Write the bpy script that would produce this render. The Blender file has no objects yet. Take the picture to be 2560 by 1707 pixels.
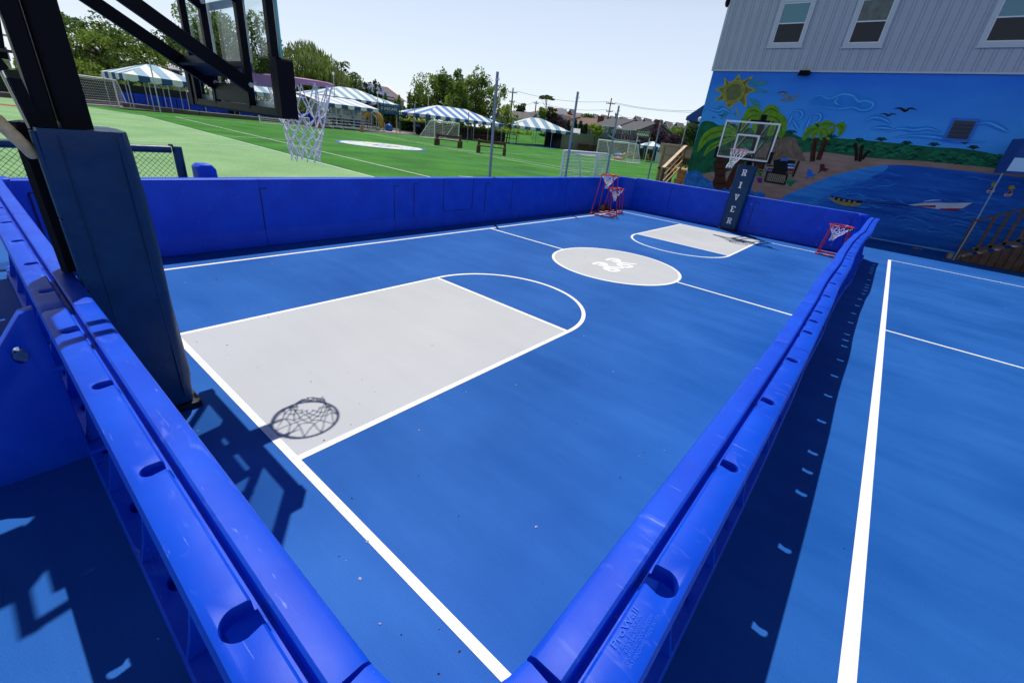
import bpy, bmesh, math, random
from mathutils import Vector, Matrix
random.seed(7)
sc = bpy.context.scene
# ---------------------------------------------------------------- camera
CAM = Vector((3.5924, -0.9189, 2.1097))
R0 = Vector((0.7600046704, 0.6415860972, 0.1037312927))
U0 = Vector((-0.3534541702, 0.2740860604, 0.8943975521))
B0 = Vector((0.5454017334, -0.7164105746, 0.4350779676))
F0, CX, CY = 1077.764, 1280.0, 853.5
cam = bpy.data.cameras.new('camera'); cam_o = bpy.data.objects.new('camera', cam)
sc.collection.objects.link(cam_o)
cam_o.matrix_world = Matrix(((R0.x, U0.x, B0.x, CAM.x), (R0.y, U0.y, B0.y, CAM.y), (R0.z, U0.z, B0.z, CAM.z), (0, 0, 0, 1)))
cam.sensor_width = 36; cam.lens = F0 / 2560 * 36; cam.clip_start = 0.02; cam.clip_end = 3000
sc.camera = cam_o
# ---------------------------------------------------------------- sky, sun, exposure
SUNV = Vector((-0.37, 0.27, 1.0)).normalized()
w = bpy.data.worlds.new('World'); sc.world = w; w.use_nodes = True
nt = w.node_tree
sky = nt.nodes.new('ShaderNodeTexSky'); sky.sky_type = 'NISHITA'; sky.sun_disc = False
sky.sun_elevation = math.asin(SUNV.z); sky.sun_rotation = math.atan2(SUNV.x, SUNV.y)
sky.air_density = 1.0; sky.dust_density = 0.6; sky.ozone_density = 2.0
nt.links.new(sky.outputs[0], nt.nodes['Background'].inputs[0])
nt.nodes['Background'].inputs[1].default_value = 1.0
# clear blue overhead (sky texture at 0.06) with the pale summer haze low down
_n = nt.nodes.new; tcw = _n('ShaderNodeTexCoord'); sx = _n('ShaderNodeSeparateXYZ'); nt.links.new(tcw.outputs['Generated'], sx.inputs[0])
rw = _n('ShaderNodeValToRGB'); nt.links.new(sx.outputs['Z'], rw.inputs[0])
rw.color_ramp.elements[0].position = 0.0; rw.color_ramp.elements[0].color = (0.76, 0.82, 0.90, 1)
rw.color_ramp.elements[1].position = 0.50; rw.color_ramp.elements[1].color = (0.0, 0.01, 0.03, 1)
e_ = rw.color_ramp.elements.new(0.22); e_.color = (0.60, 0.67, 0.80, 1)
sm = _n('ShaderNodeMix'); sm.data_type = 'RGBA'; sm.blend_type = 'MULTIPLY'; sm.inputs[0].default_value = 1.0; nt.links.new(sky.outputs[0], sm.inputs[6]); sm.inputs[7].default_value = (0.035, 0.035, 0.035, 1)
ad = _n('ShaderNodeMix'); ad.data_type = 'RGBA'; ad.blend_type = 'ADD'; ad.inputs[0].default_value = 1.0; nt.links.new(sm.outputs[2], ad.inputs[6]); nt.links.new(rw.outputs[0], ad.inputs[7])
nt.links.new(ad.outputs[2], nt.nodes['Background'].inputs[0])
sun = bpy.data.lights.new('sun', 'SUN'); sun.energy = 4.6; sun.angle = math.radians(0.53); sun.color = (1.0, 0.965, 0.92)
sun_o = bpy.data.objects.new('sun', sun); sc.collection.objects.link(sun_o)
sun_o.rotation_euler = SUNV.to_track_quat('Z', 'Y').to_euler(); sun_o.location = (0, 0, 30)
sc.view_settings.view_transform = 'Standard'; sc.view_settings.look = 'None'
sc.view_settings.exposure = -0.12; sc.view_settings.gamma = 1.0; sc.view_settings.use_curve_mapping = False
sc.cycles.max_bounces = 8; sc.cycles.diffuse_bounces = 2; sc.cycles.transparent_max_bounces = 16

# ---------------------------------------------------------------- photo geometry helpers (pixel of the 2560 px photo -> place)
def ray(u, v): return R0 * ((u - CX) / F0) + U0 * (-(v - CY) / F0) - B0
def hit(u, v, ax, val):
    d = ray(u, v); t = (val - CAM[ax]) / d[ax]; return CAM + d * t
def gz(u, v, z=0.0): return hit(u, v, 2, z)
def gx(u, v, x): return hit(u, v, 0, x)
def gy(u, v, y): return hit(u, v, 1, y)
def PD(u, v, D):
    d = ray(u, v); return CAM + d * (D / math.hypot(d.x, d.y))
def GD(u, D, z=0.0):                      # point at column u, distance D, height z
    v = 250.0
    for _ in range(25):
        p = PD(u, v, D); v += (p.z - z) / D * F0
    return PD(u, v, D)

# ---------------------------------------------------------------- materials
MATS = {}
def mat(name, col, rough=0.6, var=0.0, scale=5.0, bump=0.0, bscale=None, spec=0.5, metal=0.0, coat=0.0, col2=None, stretch=None, transl=0.0):
    if name in MATS: return MATS[name]
    m = bpy.data.materials.new(name); m.use_nodes = True; nt = m.node_tree; P = nt.nodes['Principled BSDF']
    P.inputs['Roughness'].default_value = rough; P.inputs['Metallic'].default_value = metal
    P.inputs['Specular IOR Level'].default_value = spec; P.inputs['Coat Weight'].default_value = coat
    P.inputs['Base Color'].default_value = (*col, 1)
    if var or bump or col2:
        tc = nt.nodes.new('ShaderNodeTexCoord'); mp = nt.nodes.new('ShaderNodeMapping')
        nt.links.new(tc.outputs['Object'], mp.inputs[0])
        if stretch: mp.inputs['Scale'].default_value = stretch
        n = nt.nodes.new('ShaderNodeTexNoise'); n.inputs['Scale'].default_value = scale; n.inputs['Detail'].default_value = 5
        nt.links.new(mp.outputs[0], n.inputs['Vector'])
        if var or col2:
            c2 = col2 or tuple(min(1, c * (1 + var)) for c in col); c1 = col if col2 else tuple(c * (1 - var) for c in col)
            r = nt.nodes.new('ShaderNodeValToRGB'); r.color_ramp.elements[0].position = 0.3; r.color_ramp.elements[1].position = 0.7
            r.color_ramp.elements[0].color = (*c1, 1); r.color_ramp.elements[1].color = (*c2, 1)
            nt.links.new(n.outputs[0], r.inputs[0]); nt.links.new(r.outputs[0], P.inputs['Base Color'])
        if bump:
            n2 = nt.nodes.new('ShaderNodeTexNoise'); n2.inputs['Scale'].default_value = bscale or scale * 8; n2.inputs['Detail'].default_value = 3
            nt.links.new(tc.outputs['Object'], n2.inputs['Vector'])
            b = nt.nodes.new('ShaderNodeBump'); b.inputs['Strength'].default_value = bump; b.inputs['Distance'].default_value = 0.02
            nt.links.new(n2.outputs[0], b.inputs['Height']); nt.links.new(b.outputs[0], P.inputs['Normal'])
    if transl:
        tr = nt.nodes.new('ShaderNodeBsdfTranslucent'); mx = nt.nodes.new('ShaderNodeMixShader'); mx.inputs[0].default_value = transl
        src = P.inputs['Base Color'].links[0].from_socket if P.inputs['Base Color'].links else None
        if src: nt.links.new(src, tr.inputs[0])
        else: tr.inputs[0].default_value = (*col, 1)
        out = nt.nodes['Material Output']
        nt.links.new(P.outputs[0], mx.inputs[1]); nt.links.new(tr.outputs[0], mx.inputs[2]); nt.links.new(mx.outputs[0], out.inputs[0])
    MATS[name] = m; return m

def court_mat(name, col, col2, rough=0.62, fleck=True):
    m = bpy.data.materials.new(name); m.use_nodes = True; nt = m.node_tree; P = nt.nodes['Principled BSDF']; L = nt.links
    N = nt.nodes.new
    tc = N('ShaderNodeTexCoord')
    mp = N('ShaderNodeMapping'); mp.inputs['Scale'].default_value = (0.5, 3.2, 1); mp.inputs['Rotation'].default_value = (0, 0, 0.12); L.new(tc.outputs['Object'], mp.inputs[0])
    n1 = N('ShaderNodeTexNoise'); n1.inputs['Scale'].default_value = 1.1; n1.inputs['Detail'].default_value = 6; n1.inputs['Roughness'].default_value = 0.62; L.new(mp.outputs[0], n1.inputs['Vector'])
    n2 = N('ShaderNodeTexNoise'); n2.inputs['Scale'].default_value = 170; n2.inputs['Detail'].default_value = 6; n2.inputs['Roughness'].default_value = 0.8; L.new(tc.outputs['Object'], n2.inputs['Vector'])
    n3 = N('ShaderNodeTexNoise'); n3.inputs['Scale'].default_value = 0.7; n3.inputs['Detail'].default_value = 4; L.new(tc.outputs['Object'], n3.inputs['Vector'])
    a = N('ShaderNodeMath'); a.operation = 'MULTIPLY_ADD'; L.new(n1.outputs[0], a.inputs[0]); a.inputs[1].default_value = 0.6; L.new(n3.outputs[0], a.inputs[2])
    b = N('ShaderNodeMath'); b.operation = 'MULTIPLY_ADD'; L.new(n2.outputs[0], b.inputs[0]); b.inputs[1].default_value = 1.5; L.new(a.outputs[0], b.inputs[2])
    r = N('ShaderNodeValToRGB'); r.color_ramp.elements[0].position = 0.45; r.color_ramp.elements[1].position = 0.8
    mr = N('ShaderNodeMapRange'); mr.inputs[1].default_value = 0.95; mr.inputs[2].default_value = 2.2; L.new(b.outputs[0], mr.inputs[0])
    r.color_ramp.elements[0].position = 0.2; r.color_ramp.elements[1].position = 0.8
    r.color_ramp.elements[0].color = (*col, 1); r.color_ramp.elements[1].color = (*col2, 1)
    L.new(mr.outputs[0], r.inputs[0]); src = r.outputs[0]
    if fleck:                                 # chips and scuffs in the coating
        v = N('ShaderNodeTexVoronoi'); v.inputs['Scale'].default_value = 2.3; L.new(tc.outputs['Object'], v.inputs['Vector'])
        nn = N('ShaderNodeTexNoise'); nn.inputs['Scale'].default_value = 60; L.new(tc.outputs['Object'], nn.inputs['Vector'])
        q = N('ShaderNodeMath'); q.operation = 'MULTIPLY_ADD'; L.new(nn.outputs[0], q.inputs[0]); q.inputs[1].default_value = 0.03; L.new(v.outputs['Distance'], q.inputs[2])
        lt = N('ShaderNodeMath'); lt.operation = 'LESS_THAN'; L.new(q.outputs[0], lt.inputs[0]); lt.inputs[1].default_value = 0.0225
        mx = N('ShaderNodeMix'); mx.data_type = 'RGBA'; L.new(lt.outputs[0], mx.inputs[0]); L.new(src, mx.inputs[6]); mx.inputs[7].default_value = (0.5, 0.5, 0.6, 1)
        src = mx.outputs[2]
    L.new(src, P.inputs['Base Color']); P.inputs['Roughness'].default_value = rough; P.inputs['Specular IOR Level'].default_value = 0.13
    bp = N('ShaderNodeBump'); bp.inputs['Strength'].default_value = 0.25; bp.inputs['Distance'].default_value = 0.003; L.new(n2.outputs[0], bp.inputs['Height']); L.new(bp.outputs[0], P.inputs['Normal'])
    MATS[name] = m; return m

def plastic_mat(name, col):
    m = bpy.data.materials.new(name); m.use_nodes = True; nt = m.node_tree; P = nt.nodes['Principled BSDF']; L = nt.links; N = nt.nodes.new
    tc = N('ShaderNodeTexCoord')
    n1 = N('ShaderNodeTexNoise'); n1.inputs['Scale'].default_value = 3.0; n1.inputs['Detail'].default_value = 4; L.new(tc.outputs['Object'], n1.inputs['Vector'])
    r = N('ShaderNodeValToRGB'); r.color_ramp.elements[0].position = 0.35; r.color_ramp.elements[1].position = 0.7
    r.color_ramp.elements[0].color = (col[0], col[1] * 0.85, col[2] * 0.9, 1); r.color_ramp.elements[1].color = (col[0] * 1.2, col[1] * 1.2, min(1, col[2] * 1.05), 1); L.new(n1.outputs[0], r.inputs[0])
    # pale scuffs on the moulded plastic
    mp = N('ShaderNodeMapping'); mp.inputs['Scale'].default_value = (9, 30, 4); mp.inputs['Rotation'].default_value = (0, 0, 0.7); L.new(tc.outputs['Object'], mp.inputs[0])
    n2 = N('ShaderNodeTexNoise'); n2.inputs['Scale'].default_value = 1.3; n2.inputs['Detail'].default_value = 6; n2.inputs['Distortion'].default_value = 0.6; L.new(mp.outputs[0], n2.inputs['Vector'])
    n2b = N('ShaderNodeTexNoise'); n2b.inputs['Scale'].default_value = 1.7; L.new(tc.outputs['Object'], n2b.inputs['Vector'])
    mu = N('ShaderNodeMath'); mu.operation = 'MULTIPLY'; L.new(n2.outputs[0], mu.inputs[0]); L.new(n2b.outputs[0], mu.inputs[1])
    mr = N('ShaderNodeMapRange'); mr.inputs[1].default_value = 0.335; mr.inputs[2].default_value = 0.48; mr.inputs[4].default_value = 0.18; L.new(mu.outputs[0], mr.inputs[0])
    gg = N('ShaderNodeNewGeometry'); sz = N('ShaderNodeSeparateXYZ'); L.new(gg.outputs['True Normal'], sz.inputs[0]); wz = N('ShaderNodeMapRange'); wz.inputs[1].default_value = 0.3; wz.inputs[2].default_value = 0.9; wz.inputs[3].default_value = 0.12; L.new(sz.outputs['Z'], wz.inputs[0])
    mz = N('ShaderNodeMath'); mz.operation = 'MULTIPLY'; L.new(mr.outputs[0], mz.inputs[0]); L.new(wz.outputs[0], mz.inputs[1])
    mx = N('ShaderNodeMix'); mx.data_type = 'RGBA'; L.new(mz.outputs[0], mx.inputs[0]); L.new(r.outputs[0], mx.inputs[6]); mx.inputs[7].default_value = (0.35, 0.42, 0.85, 1)
    mp5 = N('ShaderNodeMapping'); mp5.inputs['Scale'].default_value = (2.2, 34, 2.2); mp5.inputs['Rotation'].default_value = (0, 0, -0.5); L.new(tc.outputs['Object'], mp5.inputs[0])
    n5 = N('ShaderNodeTexNoise'); n5.inputs['Scale'].default_value = 2.6; n5.inputs['Detail'].default_value = 3; n5.inputs['Distortion'].default_value = 1.2; L.new(mp5.outputs[0], n5.inputs['Vector'])
    mr5 = N('ShaderNodeMapRange'); mr5.inputs[1].default_value = 0.695; mr5.inputs[2].default_value = 0.735; mr5.inputs[4].default_value = 0.3; L.new(n5.outputs[0], mr5.inputs[0])
    mx5 = N('ShaderNodeMix'); mx5.data_type = 'RGBA'; L.new(mr5.outputs[0], mx5.inputs[0]); L.new(mx.outputs[2], mx5.inputs[6]); mx5.inputs[7].default_value = (0.4, 0.5, 0.85, 1)
    L.new(mx5.outputs[2], P.inputs['Base Color'])
    n3 = N('ShaderNodeTexNoise'); n3.inputs['Scale'].default_value = 700; L.new(tc.outputs['Object'], n3.inputs['Vector'])
    bp = N('ShaderNodeBump'); bp.inputs['Strength'].default_value = 0.22; bp.inputs['Distance'].default_value = 0.002; L.new(n3.outputs[0], bp.inputs['Height'])
    n4 = N('ShaderNodeTexNoise'); n4.inputs['Scale'].default_value = 6; L.new(tc.outputs['Object'], n4.inputs['Vector'])
    bp2 = N('ShaderNodeBump'); bp2.inputs['Strength'].default_value = 0.35; bp2.inputs['Distance'].default_value = 0.01; L.new(n4.outputs[0], bp2.inputs['Height']); L.new(bp.outputs[0], bp2.inputs['Normal'])
    L.new(bp2.outputs[0], P.inputs['Normal'])
    P.inputs['Roughness'].default_value = 0.46; P.inputs['Specular IOR Level'].default_value = 0.26
    MATS[name] = m; return m

def turf_mat(name, c1, c2, sheen):
    m = bpy.data.materials.new(name); m.use_nodes = True; nt = m.node_tree; P = nt.nodes['Principled BSDF']; L = nt.links; N = nt.nodes.new
    tc = N('ShaderNodeTexCoord')
    n1 = N('ShaderNodeTexNoise'); n1.inputs['Scale'].default_value = 22; n1.inputs['Detail'].default_value = 6; n1.inputs['Roughness'].default_value = 0.75; L.new(tc.outputs['Object'], n1.inputs['Vector'])
    n2 = N('ShaderNodeTexNoise'); n2.inputs['Scale'].default_value = 0.35; n2.inputs['Detail'].default_value = 4; L.new(tc.outputs['Object'], n2.inputs['Vector'])
    a = N('ShaderNodeMath'); a.operation = 'MULTIPLY_ADD'; L.new(n2.outputs[0], a.inputs[0]); a.inputs[1].default_value = 0.5; L.new(n1.outputs[0], a.inputs[2])
    r = N('ShaderNodeValToRGB'); r.color_ramp.elements[0].position = 0.52; r.color_ramp.elements[1].position = 0.88
    r.color_ramp.elements[0].color = (*c1, 1); r.color_ramp.elements[1].color = (*c2, 1); L.new(a.outputs[0], r.inputs[0]); L.new(r.outputs[0], P.inputs['Base Color'])
    P.inputs['Roughness'].default_value = 0.75; P.inputs['Specular IOR Level'].default_value = sheen
    b = N('ShaderNodeBump'); b.inputs['Strength'].default_value = 0.6; b.inputs['Distance'].default_value = 0.03; L.new(n1.outputs[0], b.inputs['Height']); L.new(b.outputs[0], P.inputs['Normal'])
    MATS[name] = m; return m

def glass_mat():
    m = bpy.data.materials.new('board_glass'); m.use_nodes = True; nt = m.node_tree; L = nt.links; N = nt.nodes.new
    out = nt.nodes['Material Output']; nt.nodes.remove(nt.nodes['Principled BSDF'])
    t = N('ShaderNodeBsdfTransparent'); t.inputs[0].default_value = (0.92, 0.97, 0.975, 1)
    g = N('ShaderNodeBsdfGlossy'); g.inputs['Roughness'].default_value = 0.03
    f = N('ShaderNodeFresnel'); ge = N('ShaderNodeNewGeometry'); mi = N('ShaderNodeMapRange'); mi.inputs[3].default_value = 1.24; mi.inputs[4].default_value = 1 / 1.24; L.new(ge.outputs['Backfacing'], mi.inputs[0]); L.new(mi.outputs[0], f.inputs[0])
    mx = N('ShaderNodeMixShader'); L.new(f.outputs[0], mx.inputs[0]); L.new(t.outputs[0], mx.inputs[1]); L.new(g.outputs[0], mx.inputs[2]); L.new(mx.outputs[0], out.inputs[0])
    MATS['board_glass'] = m; return m

# palette
court_mat('court_blue', (0.001, 0.070, 0.31), (0.024, 0.142, 0.48))
court_mat('court_grey', (0.47, 0.485, 0.50), (0.555, 0.57, 0.585))
mat('line_white', (0.86, 0.86, 0.88), 0.6, var=0.04, scale=3)
plastic_mat('board_blue', (0.0002, 0.068, 0.68))
mat('gap_dark', (0.004, 0.006, 0.05), 0.7)
turf_mat('turf_green', (0.004, 0.055, 0.004), (0.06, 0.26, 0.028), 0.1)
turf_mat('turf_light', (0.10, 0.25, 0.085), (0.26, 0.46, 0.20), 0.3)  # sheen of the turf pile put into the paler colour
mat('turf_red', (0.35, 0.03, 0.025), 0.8, var=0.2, scale=20)
mat('steel_black', (0.0015, 0.002, 0.006), 0.45, spec=0.12, bump=0.05, bscale=40)
mat('pad_navy', (0.001, 0.040, 0.115), 0.38, var=0.15, scale=6, bump=0.25, bscale=9, spec=0.3)
mat('pad_black', (0.0015, 0.002, 0.006), 0.55, spec=.15)
mat('rubber_black', (0.01, 0.01, 0.012), 0.6)
glass_mat()
mat('glass_edge', (0.05, 0.45, 0.45), 0.2)
mat('frame_white', (0.72, 0.75, 0.78), 0.35)
mat('rim_faded', (0.52, 0.27, 0.40), 0.45, var=0.1, scale=12)
mat('net_white', (0.86, 0.86, 0.88), 0.8)
mat('tape_cream', (0.78, 0.55, 0.24), 0.6, var=0.15, scale=25, bump=0.1, bscale=40)
mat('steel_grey', (0.42, 0.46, 0.52), 0.4, metal=0.5, var=0.1, scale=8)
mat('pole_grey', (0.20, 0.26, 0.34), 0.45, metal=0.3, var=0.15, scale=5)
mat('chrome', (0.7, 0.7, 0.7), 0.15, metal=1)
mat('hoop_red', (0.62, 0.03, 0.015), 0.35, var=0.12, scale=10)
mat('ball_brown', (0.09, 0.03, 0.015), 0.7, bump=0.3, bscale=200)
mat('ball_grey', (0.20, 0.17, 0.17), 0.7, bump=0.3, bscale=200)
mat('goal_white', (0.80, 0.82, 0.85), 0.4)
mat('goal_net', (0.75, 0.78, 0.78), 0.8)
mat('wood_lit', (0.42, 0.22, 0.09), 0.7, var=0.3, scale=3, stretch=(12, 1, 1), bump=0.2)
mat('wood_pale', (0.62, 0.47, 0.32), 0.7, var=0.2, scale=4)
mat('wood_dark', (0.10, 0.05, 0.025), 0.75, var=0.35, scale=5)
mat('tent_white', (0.86, 0.87, 0.88), 0.6, transl=0.12, var=0.05, scale=0.8)
mat('tent_teal', (0.16, 0.38, 0.55), 0.6, transl=0.12, var=0.08, scale=0.8)  # blue canopy cloth, light through it put into the paler tone
mat('tent_blue', (0.03, 0.22, 0.62), 0.6, transl=0.12, var=0.12, scale=0.8)
mat('tent_pale', (0.45, 0.55, 0.75), 0.6, transl=0.1)
mat('valance_blue_shaded', (0.005, 0.07, 0.24), 0.6)  # canopy blue again, shade on the valance put into the colour
mat('valance_white_shaded', (0.72, 0.76, 0.80), 0.6)  # canopy white again, dimmed for shade on the valance
mat('screen_dark', (0.012, 0.022, 0.018), 0.8, var=0.2, scale=1)
mat('kerb_brown', (0.13, 0.09, 0.08), 0.8); mat('kerb_pale', (0.55, 0.55, 0.55), 0.8)
mat('brick', (0.16, 0.045, 0.03), 0.8, var=0.3, scale=12)
mat('roof_grey', (0.075, 0.075, 0.09), 0.85, var=0.15, scale=6); mat('roof_brown', (0.17, 0.10, 0.08), 0.85, var=0.15, scale=6)
mat('roof_orange', (0.42, 0.20, 0.12), 0.85, var=0.12, scale=6); mat('roof_pale', (0.5, 0.5, 0.52), 0.8)
mat('roof_mauve', (0.20, 0.18, 0.19), 0.85, var=0.1, scale=3); mat('solar', (0.16, 0.19, 0.36), 0.3)
mat('wall_grey', (0.16, 0.18, 0.22), 0.8, var=0.06, scale=3); mat('wall_white', (0.62, 0.64, 0.68), 0.8); mat('wall_tan', (0.42, 0.38, 0.32), 0.8)
mat('wall_beige', (0.30, 0.30, 0.23), 0.8, var=0.06, scale=2); mat('trim_white', (0.75, 0.77, 0.80), 0.6); mat('trim_teal', (0.20, 0.36, 0.45), 0.6)
mat('pane_dark', (0.004, 0.010, 0.02), 0.12, spec=0.3); mat('pane_teal', (0.05, 0.22, 0.28), 0.12, spec=0.7); mat('pane_green', (0.03, 0.07, 0.07), 0.1, var=0.6, scale=6, spec=0.7)
mat('bark', (0.06, 0.045, 0.035), 0.9, var=0.3, scale=10)
mat('siding', (0.41, 0.45, 0.55), 0.6, var=0.03, scale=2); mat('siding_groove', (0.22, 0.24, 0.30), 0.7); mat('siding_trim', (0.52, 0.56, 0.66), 0.5)
mat('awning_blue', (0.006, 0.06, 0.30), 0.7, var=0.06, scale=4); mat('awning_pale', (0.45, 0.68, 0.95), 0.7)
mat('plastic_yellow', (0.55, 0.30, 0.03), 0.5); mat('plastic_blue', (0.01, 0.10, 0.45), 0.5); mat('cone_orange', (0.45, 0.16, 0.06), 0.6)
mat('sign_black', (0.012, 0.018, 0.025), 0.5); mat('sign_letter', (0.80, 0.90, 0.95), 0.5); mat('sign_wood', (0.13, 0.10, 0.05), 0.7)
mat('banner_blue', (0.01, 0.09, 0.20), 0.7, var=0.25, scale=1.5); mat('banner_letter', (0.62, 0.66, 0.42), 0.6); mat('concrete', (0.42, 0.38, 0.36), 0.85, var=0.1, scale=2)
mat('asphalt', (0.09, 0.09, 0.095), 0.9, var=0.15, scale=2); mat('slide_yellow', (0.55, 0.33, 0.03), 0.4); mat('steel_green', (0.01, 0.13, 0.09), 0.5)
mat('paint_blue', (0.01, 0.10, 0.45), 0.7); mat('paint_turfblue', (0.02, 0.20, 0.30), 0.8); mat('paint_yellow', (0.45, 0.42, 0.03), 0.8); mat('paint_white', (0.62, 0.68, 0.62), 0.8, var=0.08, scale=5)
mat('wire', (0.05, 0.05, 0.06), 0.6); mat('creosote', (0.045, 0.04, 0.04), 0.85)
mat('pink', (0.7, 0.05, 0.2), 0.5); mat('orange', (0.7, 0.15, 0.02), 0.5); mat('utility_grey', (0.33, 0.34, 0.35), 0.6)
for nm, a, b in (('leaf_a', (0.09, 0.18, 0.025), (0.34, 0.44, 0.08)), ('leaf_b', (0.045, 0.11, 0.025), (0.19, 0.29, 0.065)),
                 ('leaf_w', (0.12, 0.19, 0.06), (0.34, 0.40, 0.15)), ('leaf_y', (0.16, 0.26, 0.03), (0.42, 0.52, 0.08)),
                 ('leaf_p', (0.03, 0.015, 0.028), (0.12, 0.07, 0.11)), ('leaf_d', (0.015, 0.04, 0.015), (0.06, 0.12, 0.035))):
    mat(nm, a, 0.7, col2=b, scale=1.6, transl=0.35, spec=0.2)

# ---------------------------------------------------------------- object helpers
COL = sc.collection
def tag(o, label=None, cat=None, group=None, kind=None):
    if label: o['label'] = label
    if cat: o['category'] = cat
    if group: o['group'] = group
    if kind: o['kind'] = kind
    return o
def thing(name, label, cat, loc=(0, 0, 0), rotz=0.0, group=None):
    o = bpy.data.objects.new(name, None); COL.objects.link(o); o.location = loc; o.rotation_euler = (0, 0, rotz); o.empty_display_size = 0.2
    return tag(o, label, cat, group)
def copy_tree(o, parent=None):
    c = o.copy(); COL.objects.link(c)
    if parent: c.parent = parent
    for ch in list(o.children): copy_tree(ch, c)
    return c

class MB:
    def __init__(s): s.v = []; s.f = []; s.m = []; s.sm = []
    def add(s, vs, fs, m=0, smooth=False):
        k = len(s.v); s.v += [tuple(p) for p in vs]
        for f in fs: s.f.append([k + i for i in f]); s.m.append(m); s.sm.append(smooth)
        return s
    def box(s, a, b, m=0):
        x0, y0, z0 = a; x1, y1, z1 = b
        vs = [(x0, y0, z0), (x1, y0, z0), (x1, y1, z0), (x0, y1, z0), (x0, y0, z1), (x1, y0, z1), (x1, y1, z1), (x0, y1, z1)]
        return s.add(vs, [(0, 3, 2, 1), (4, 5, 6, 7), (0, 1, 5, 4), (1, 2, 6, 5), (2, 3, 7, 6), (3, 0, 4, 7)], m)
    def bar(s, a, b, w, h=None, m=0, up=(0, 0, 1)):       # square bar between two points
        h = h or w; a = Vector(a); b = Vector(b); d = (b - a).normalized(); up = Vector(up)
        if abs(d.dot(up)) > 0.98: up = Vector((0, 1, 0))
        x = d.cross(up).normalized() * (w / 2); y = x.cross(d).normalized() * (h / 2)
        vs = [a - x - y, a + x - y, a + x + y, a - x + y, b - x - y, b + x - y, b + x + y, b - x + y]
        return s.add(vs, [(0, 1, 2, 3), (4, 7, 6, 5), (0, 4, 5, 1), (1, 5, 6, 2), (2, 6, 7, 3), (3, 7, 4, 0)], m)
    def tube(s, pts, r, n=8, m=0, closed=False, cap=True):
        pts = [Vector(p) for p in pts]; N = len(pts); rings = []
        for i, p in enumerate(pts):
            if closed: d = pts[(i + 1) % N] - pts[i - 1]
            else: d = pts[min(i + 1, N - 1)] - pts[max(i - 1, 0)]
            d.normalize(); up = Vector((0, 0, 1)) if abs(d.z) < 0.95 else Vector((1, 0, 0))
            x = d.cross(up).normalized(); y = x.cross(d)
            rr = r[i] if isinstance(r, (list, tuple)) else r
            rings.append([p + x * math.cos(2 * math.pi * k / n) * rr + y * math.sin(2 * math.pi * k / n) * rr for k in range(n)])
        vs = [q for rg in rings for q in rg]; fs = []
        for i in range(N if closed else N - 1):
            j = (i + 1) % N
            for k in range(n): fs.append((i * n + k, i * n + (k + 1) % n, j * n + (k + 1) % n, j * n + k))
        s.add(vs, fs, m, True)
        if cap and not closed and n > 2:
            s.add(rings[0], [tuple(range(n - 1, -1, -1))], m); s.add(rings[-1], [tuple(range(n))], m)
        return s
    def prism(s, poly, o, ex, ey, ez, d, m=0):            # polygon (in ex,ey) extruded by d along ez
        o = Vector(o); ex = Vector(ex); ey = Vector(ey); ez = Vector(ez); n = len(poly)
        a = [o + ex * p[0] + ey * p[1] for p in poly]; b = [p + ez * d for p in a]
        fs = [tuple(range(n - 1, -1, -1)), tuple(range(n, 2 * n))] + [(i, (i + 1) % n, n + (i + 1) % n, n + i) for i in range(n)]
        return s.add(a + b, fs, m)
    def poly(s, pts, m=0): return s.add(pts, [tuple(range(len(pts)))], m)
    def ball(s, c, r, m=0, n=12):
        c = Vector(c); rx, ry, rz = (r, r, r) if not isinstance(r, (list, tuple)) else r; vs = []; fs = []
        for i in range(n // 2 + 1):
            t = math.pi * i / (n // 2)
            for k in range(n): vs.append(c + Vector((math.sin(t) * math.cos(2 * math.pi * k / n) * rx, math.sin(t) * math.sin(2 * math.pi * k / n) * ry, math.cos(t) * rz)))
        for i in range(n // 2):
            for k in range(n): fs.append((i * n + k, (i + 1) * n + k, (i + 1) * n + (k + 1) % n, i * n + (k + 1) % n))
        return s.add(vs, fs, m, True)
    def split(s, name, mats, parent=None, **kw):          # one object for each loose piece
        root = list(range(len(s.v)))
        def fd(i):
            while root[i] != i: root[i] = root[root[i]]; i = root[i]
            return i
        for f in s.f:
            for i in f[1:]: root[fd(i)] = fd(f[0])
        gr = {}
        for k, f in enumerate(s.f): gr.setdefault(fd(f[0]), []).append(k)
        out = []
        for fk in gr.values():
            q = MB(); mp = {}
            for k in fk:
                for i in s.f[k]:
                    if i not in mp: mp[i] = len(q.v); q.v.append(s.v[i])
                q.f.append([mp[i] for i in s.f[k]]); q.m.append(s.m[k]); q.sm.append(s.sm[k])
            out.append(q.build(name, mats, parent, **kw))
        return out
    def build(s, name, mats, parent=None, world=False, bevel=0, autosmooth=None, fixn=False):
        me = bpy.data.meshes.new(name); off = Vector((0, 0, 0)); inv = None
        if parent is not None and world:
            q = parent; off = Vector(q.location); rz = q.rotation_euler.z; inv = Matrix.Rotation(-rz, 3, 'Z')
        vs = s.v if inv is None else [tuple(inv @ (Vector(p) - off)) for p in s.v]
        me.from_pydata(vs, [], s.f)
        for nm in (mats if isinstance(mats, (list, tuple)) else [mats]): me.materials.append(MATS[nm])
        me.polygons.foreach_set('material_index', s.m); me.polygons.foreach_set('use_smooth', s.sm)
        if fixn:
            bm = bmesh.new(); bm.from_mesh(me); bmesh.ops.remove_doubles(bm, verts=bm.verts, dist=1e-5); bmesh.ops.recalc_face_normals(bm, faces=bm.faces); bm.to_mesh(me); bm.free()
        if autosmooth:
            me.polygons.foreach_set('use_smooth', [True] * len(me.polygons)); me.set_sharp_from_angle(angle=math.radians(autosmooth))
        me.update()
        o = bpy.data.objects.new(name, me); COL.objects.link(o)
        if parent is not None: o.parent = parent
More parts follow.
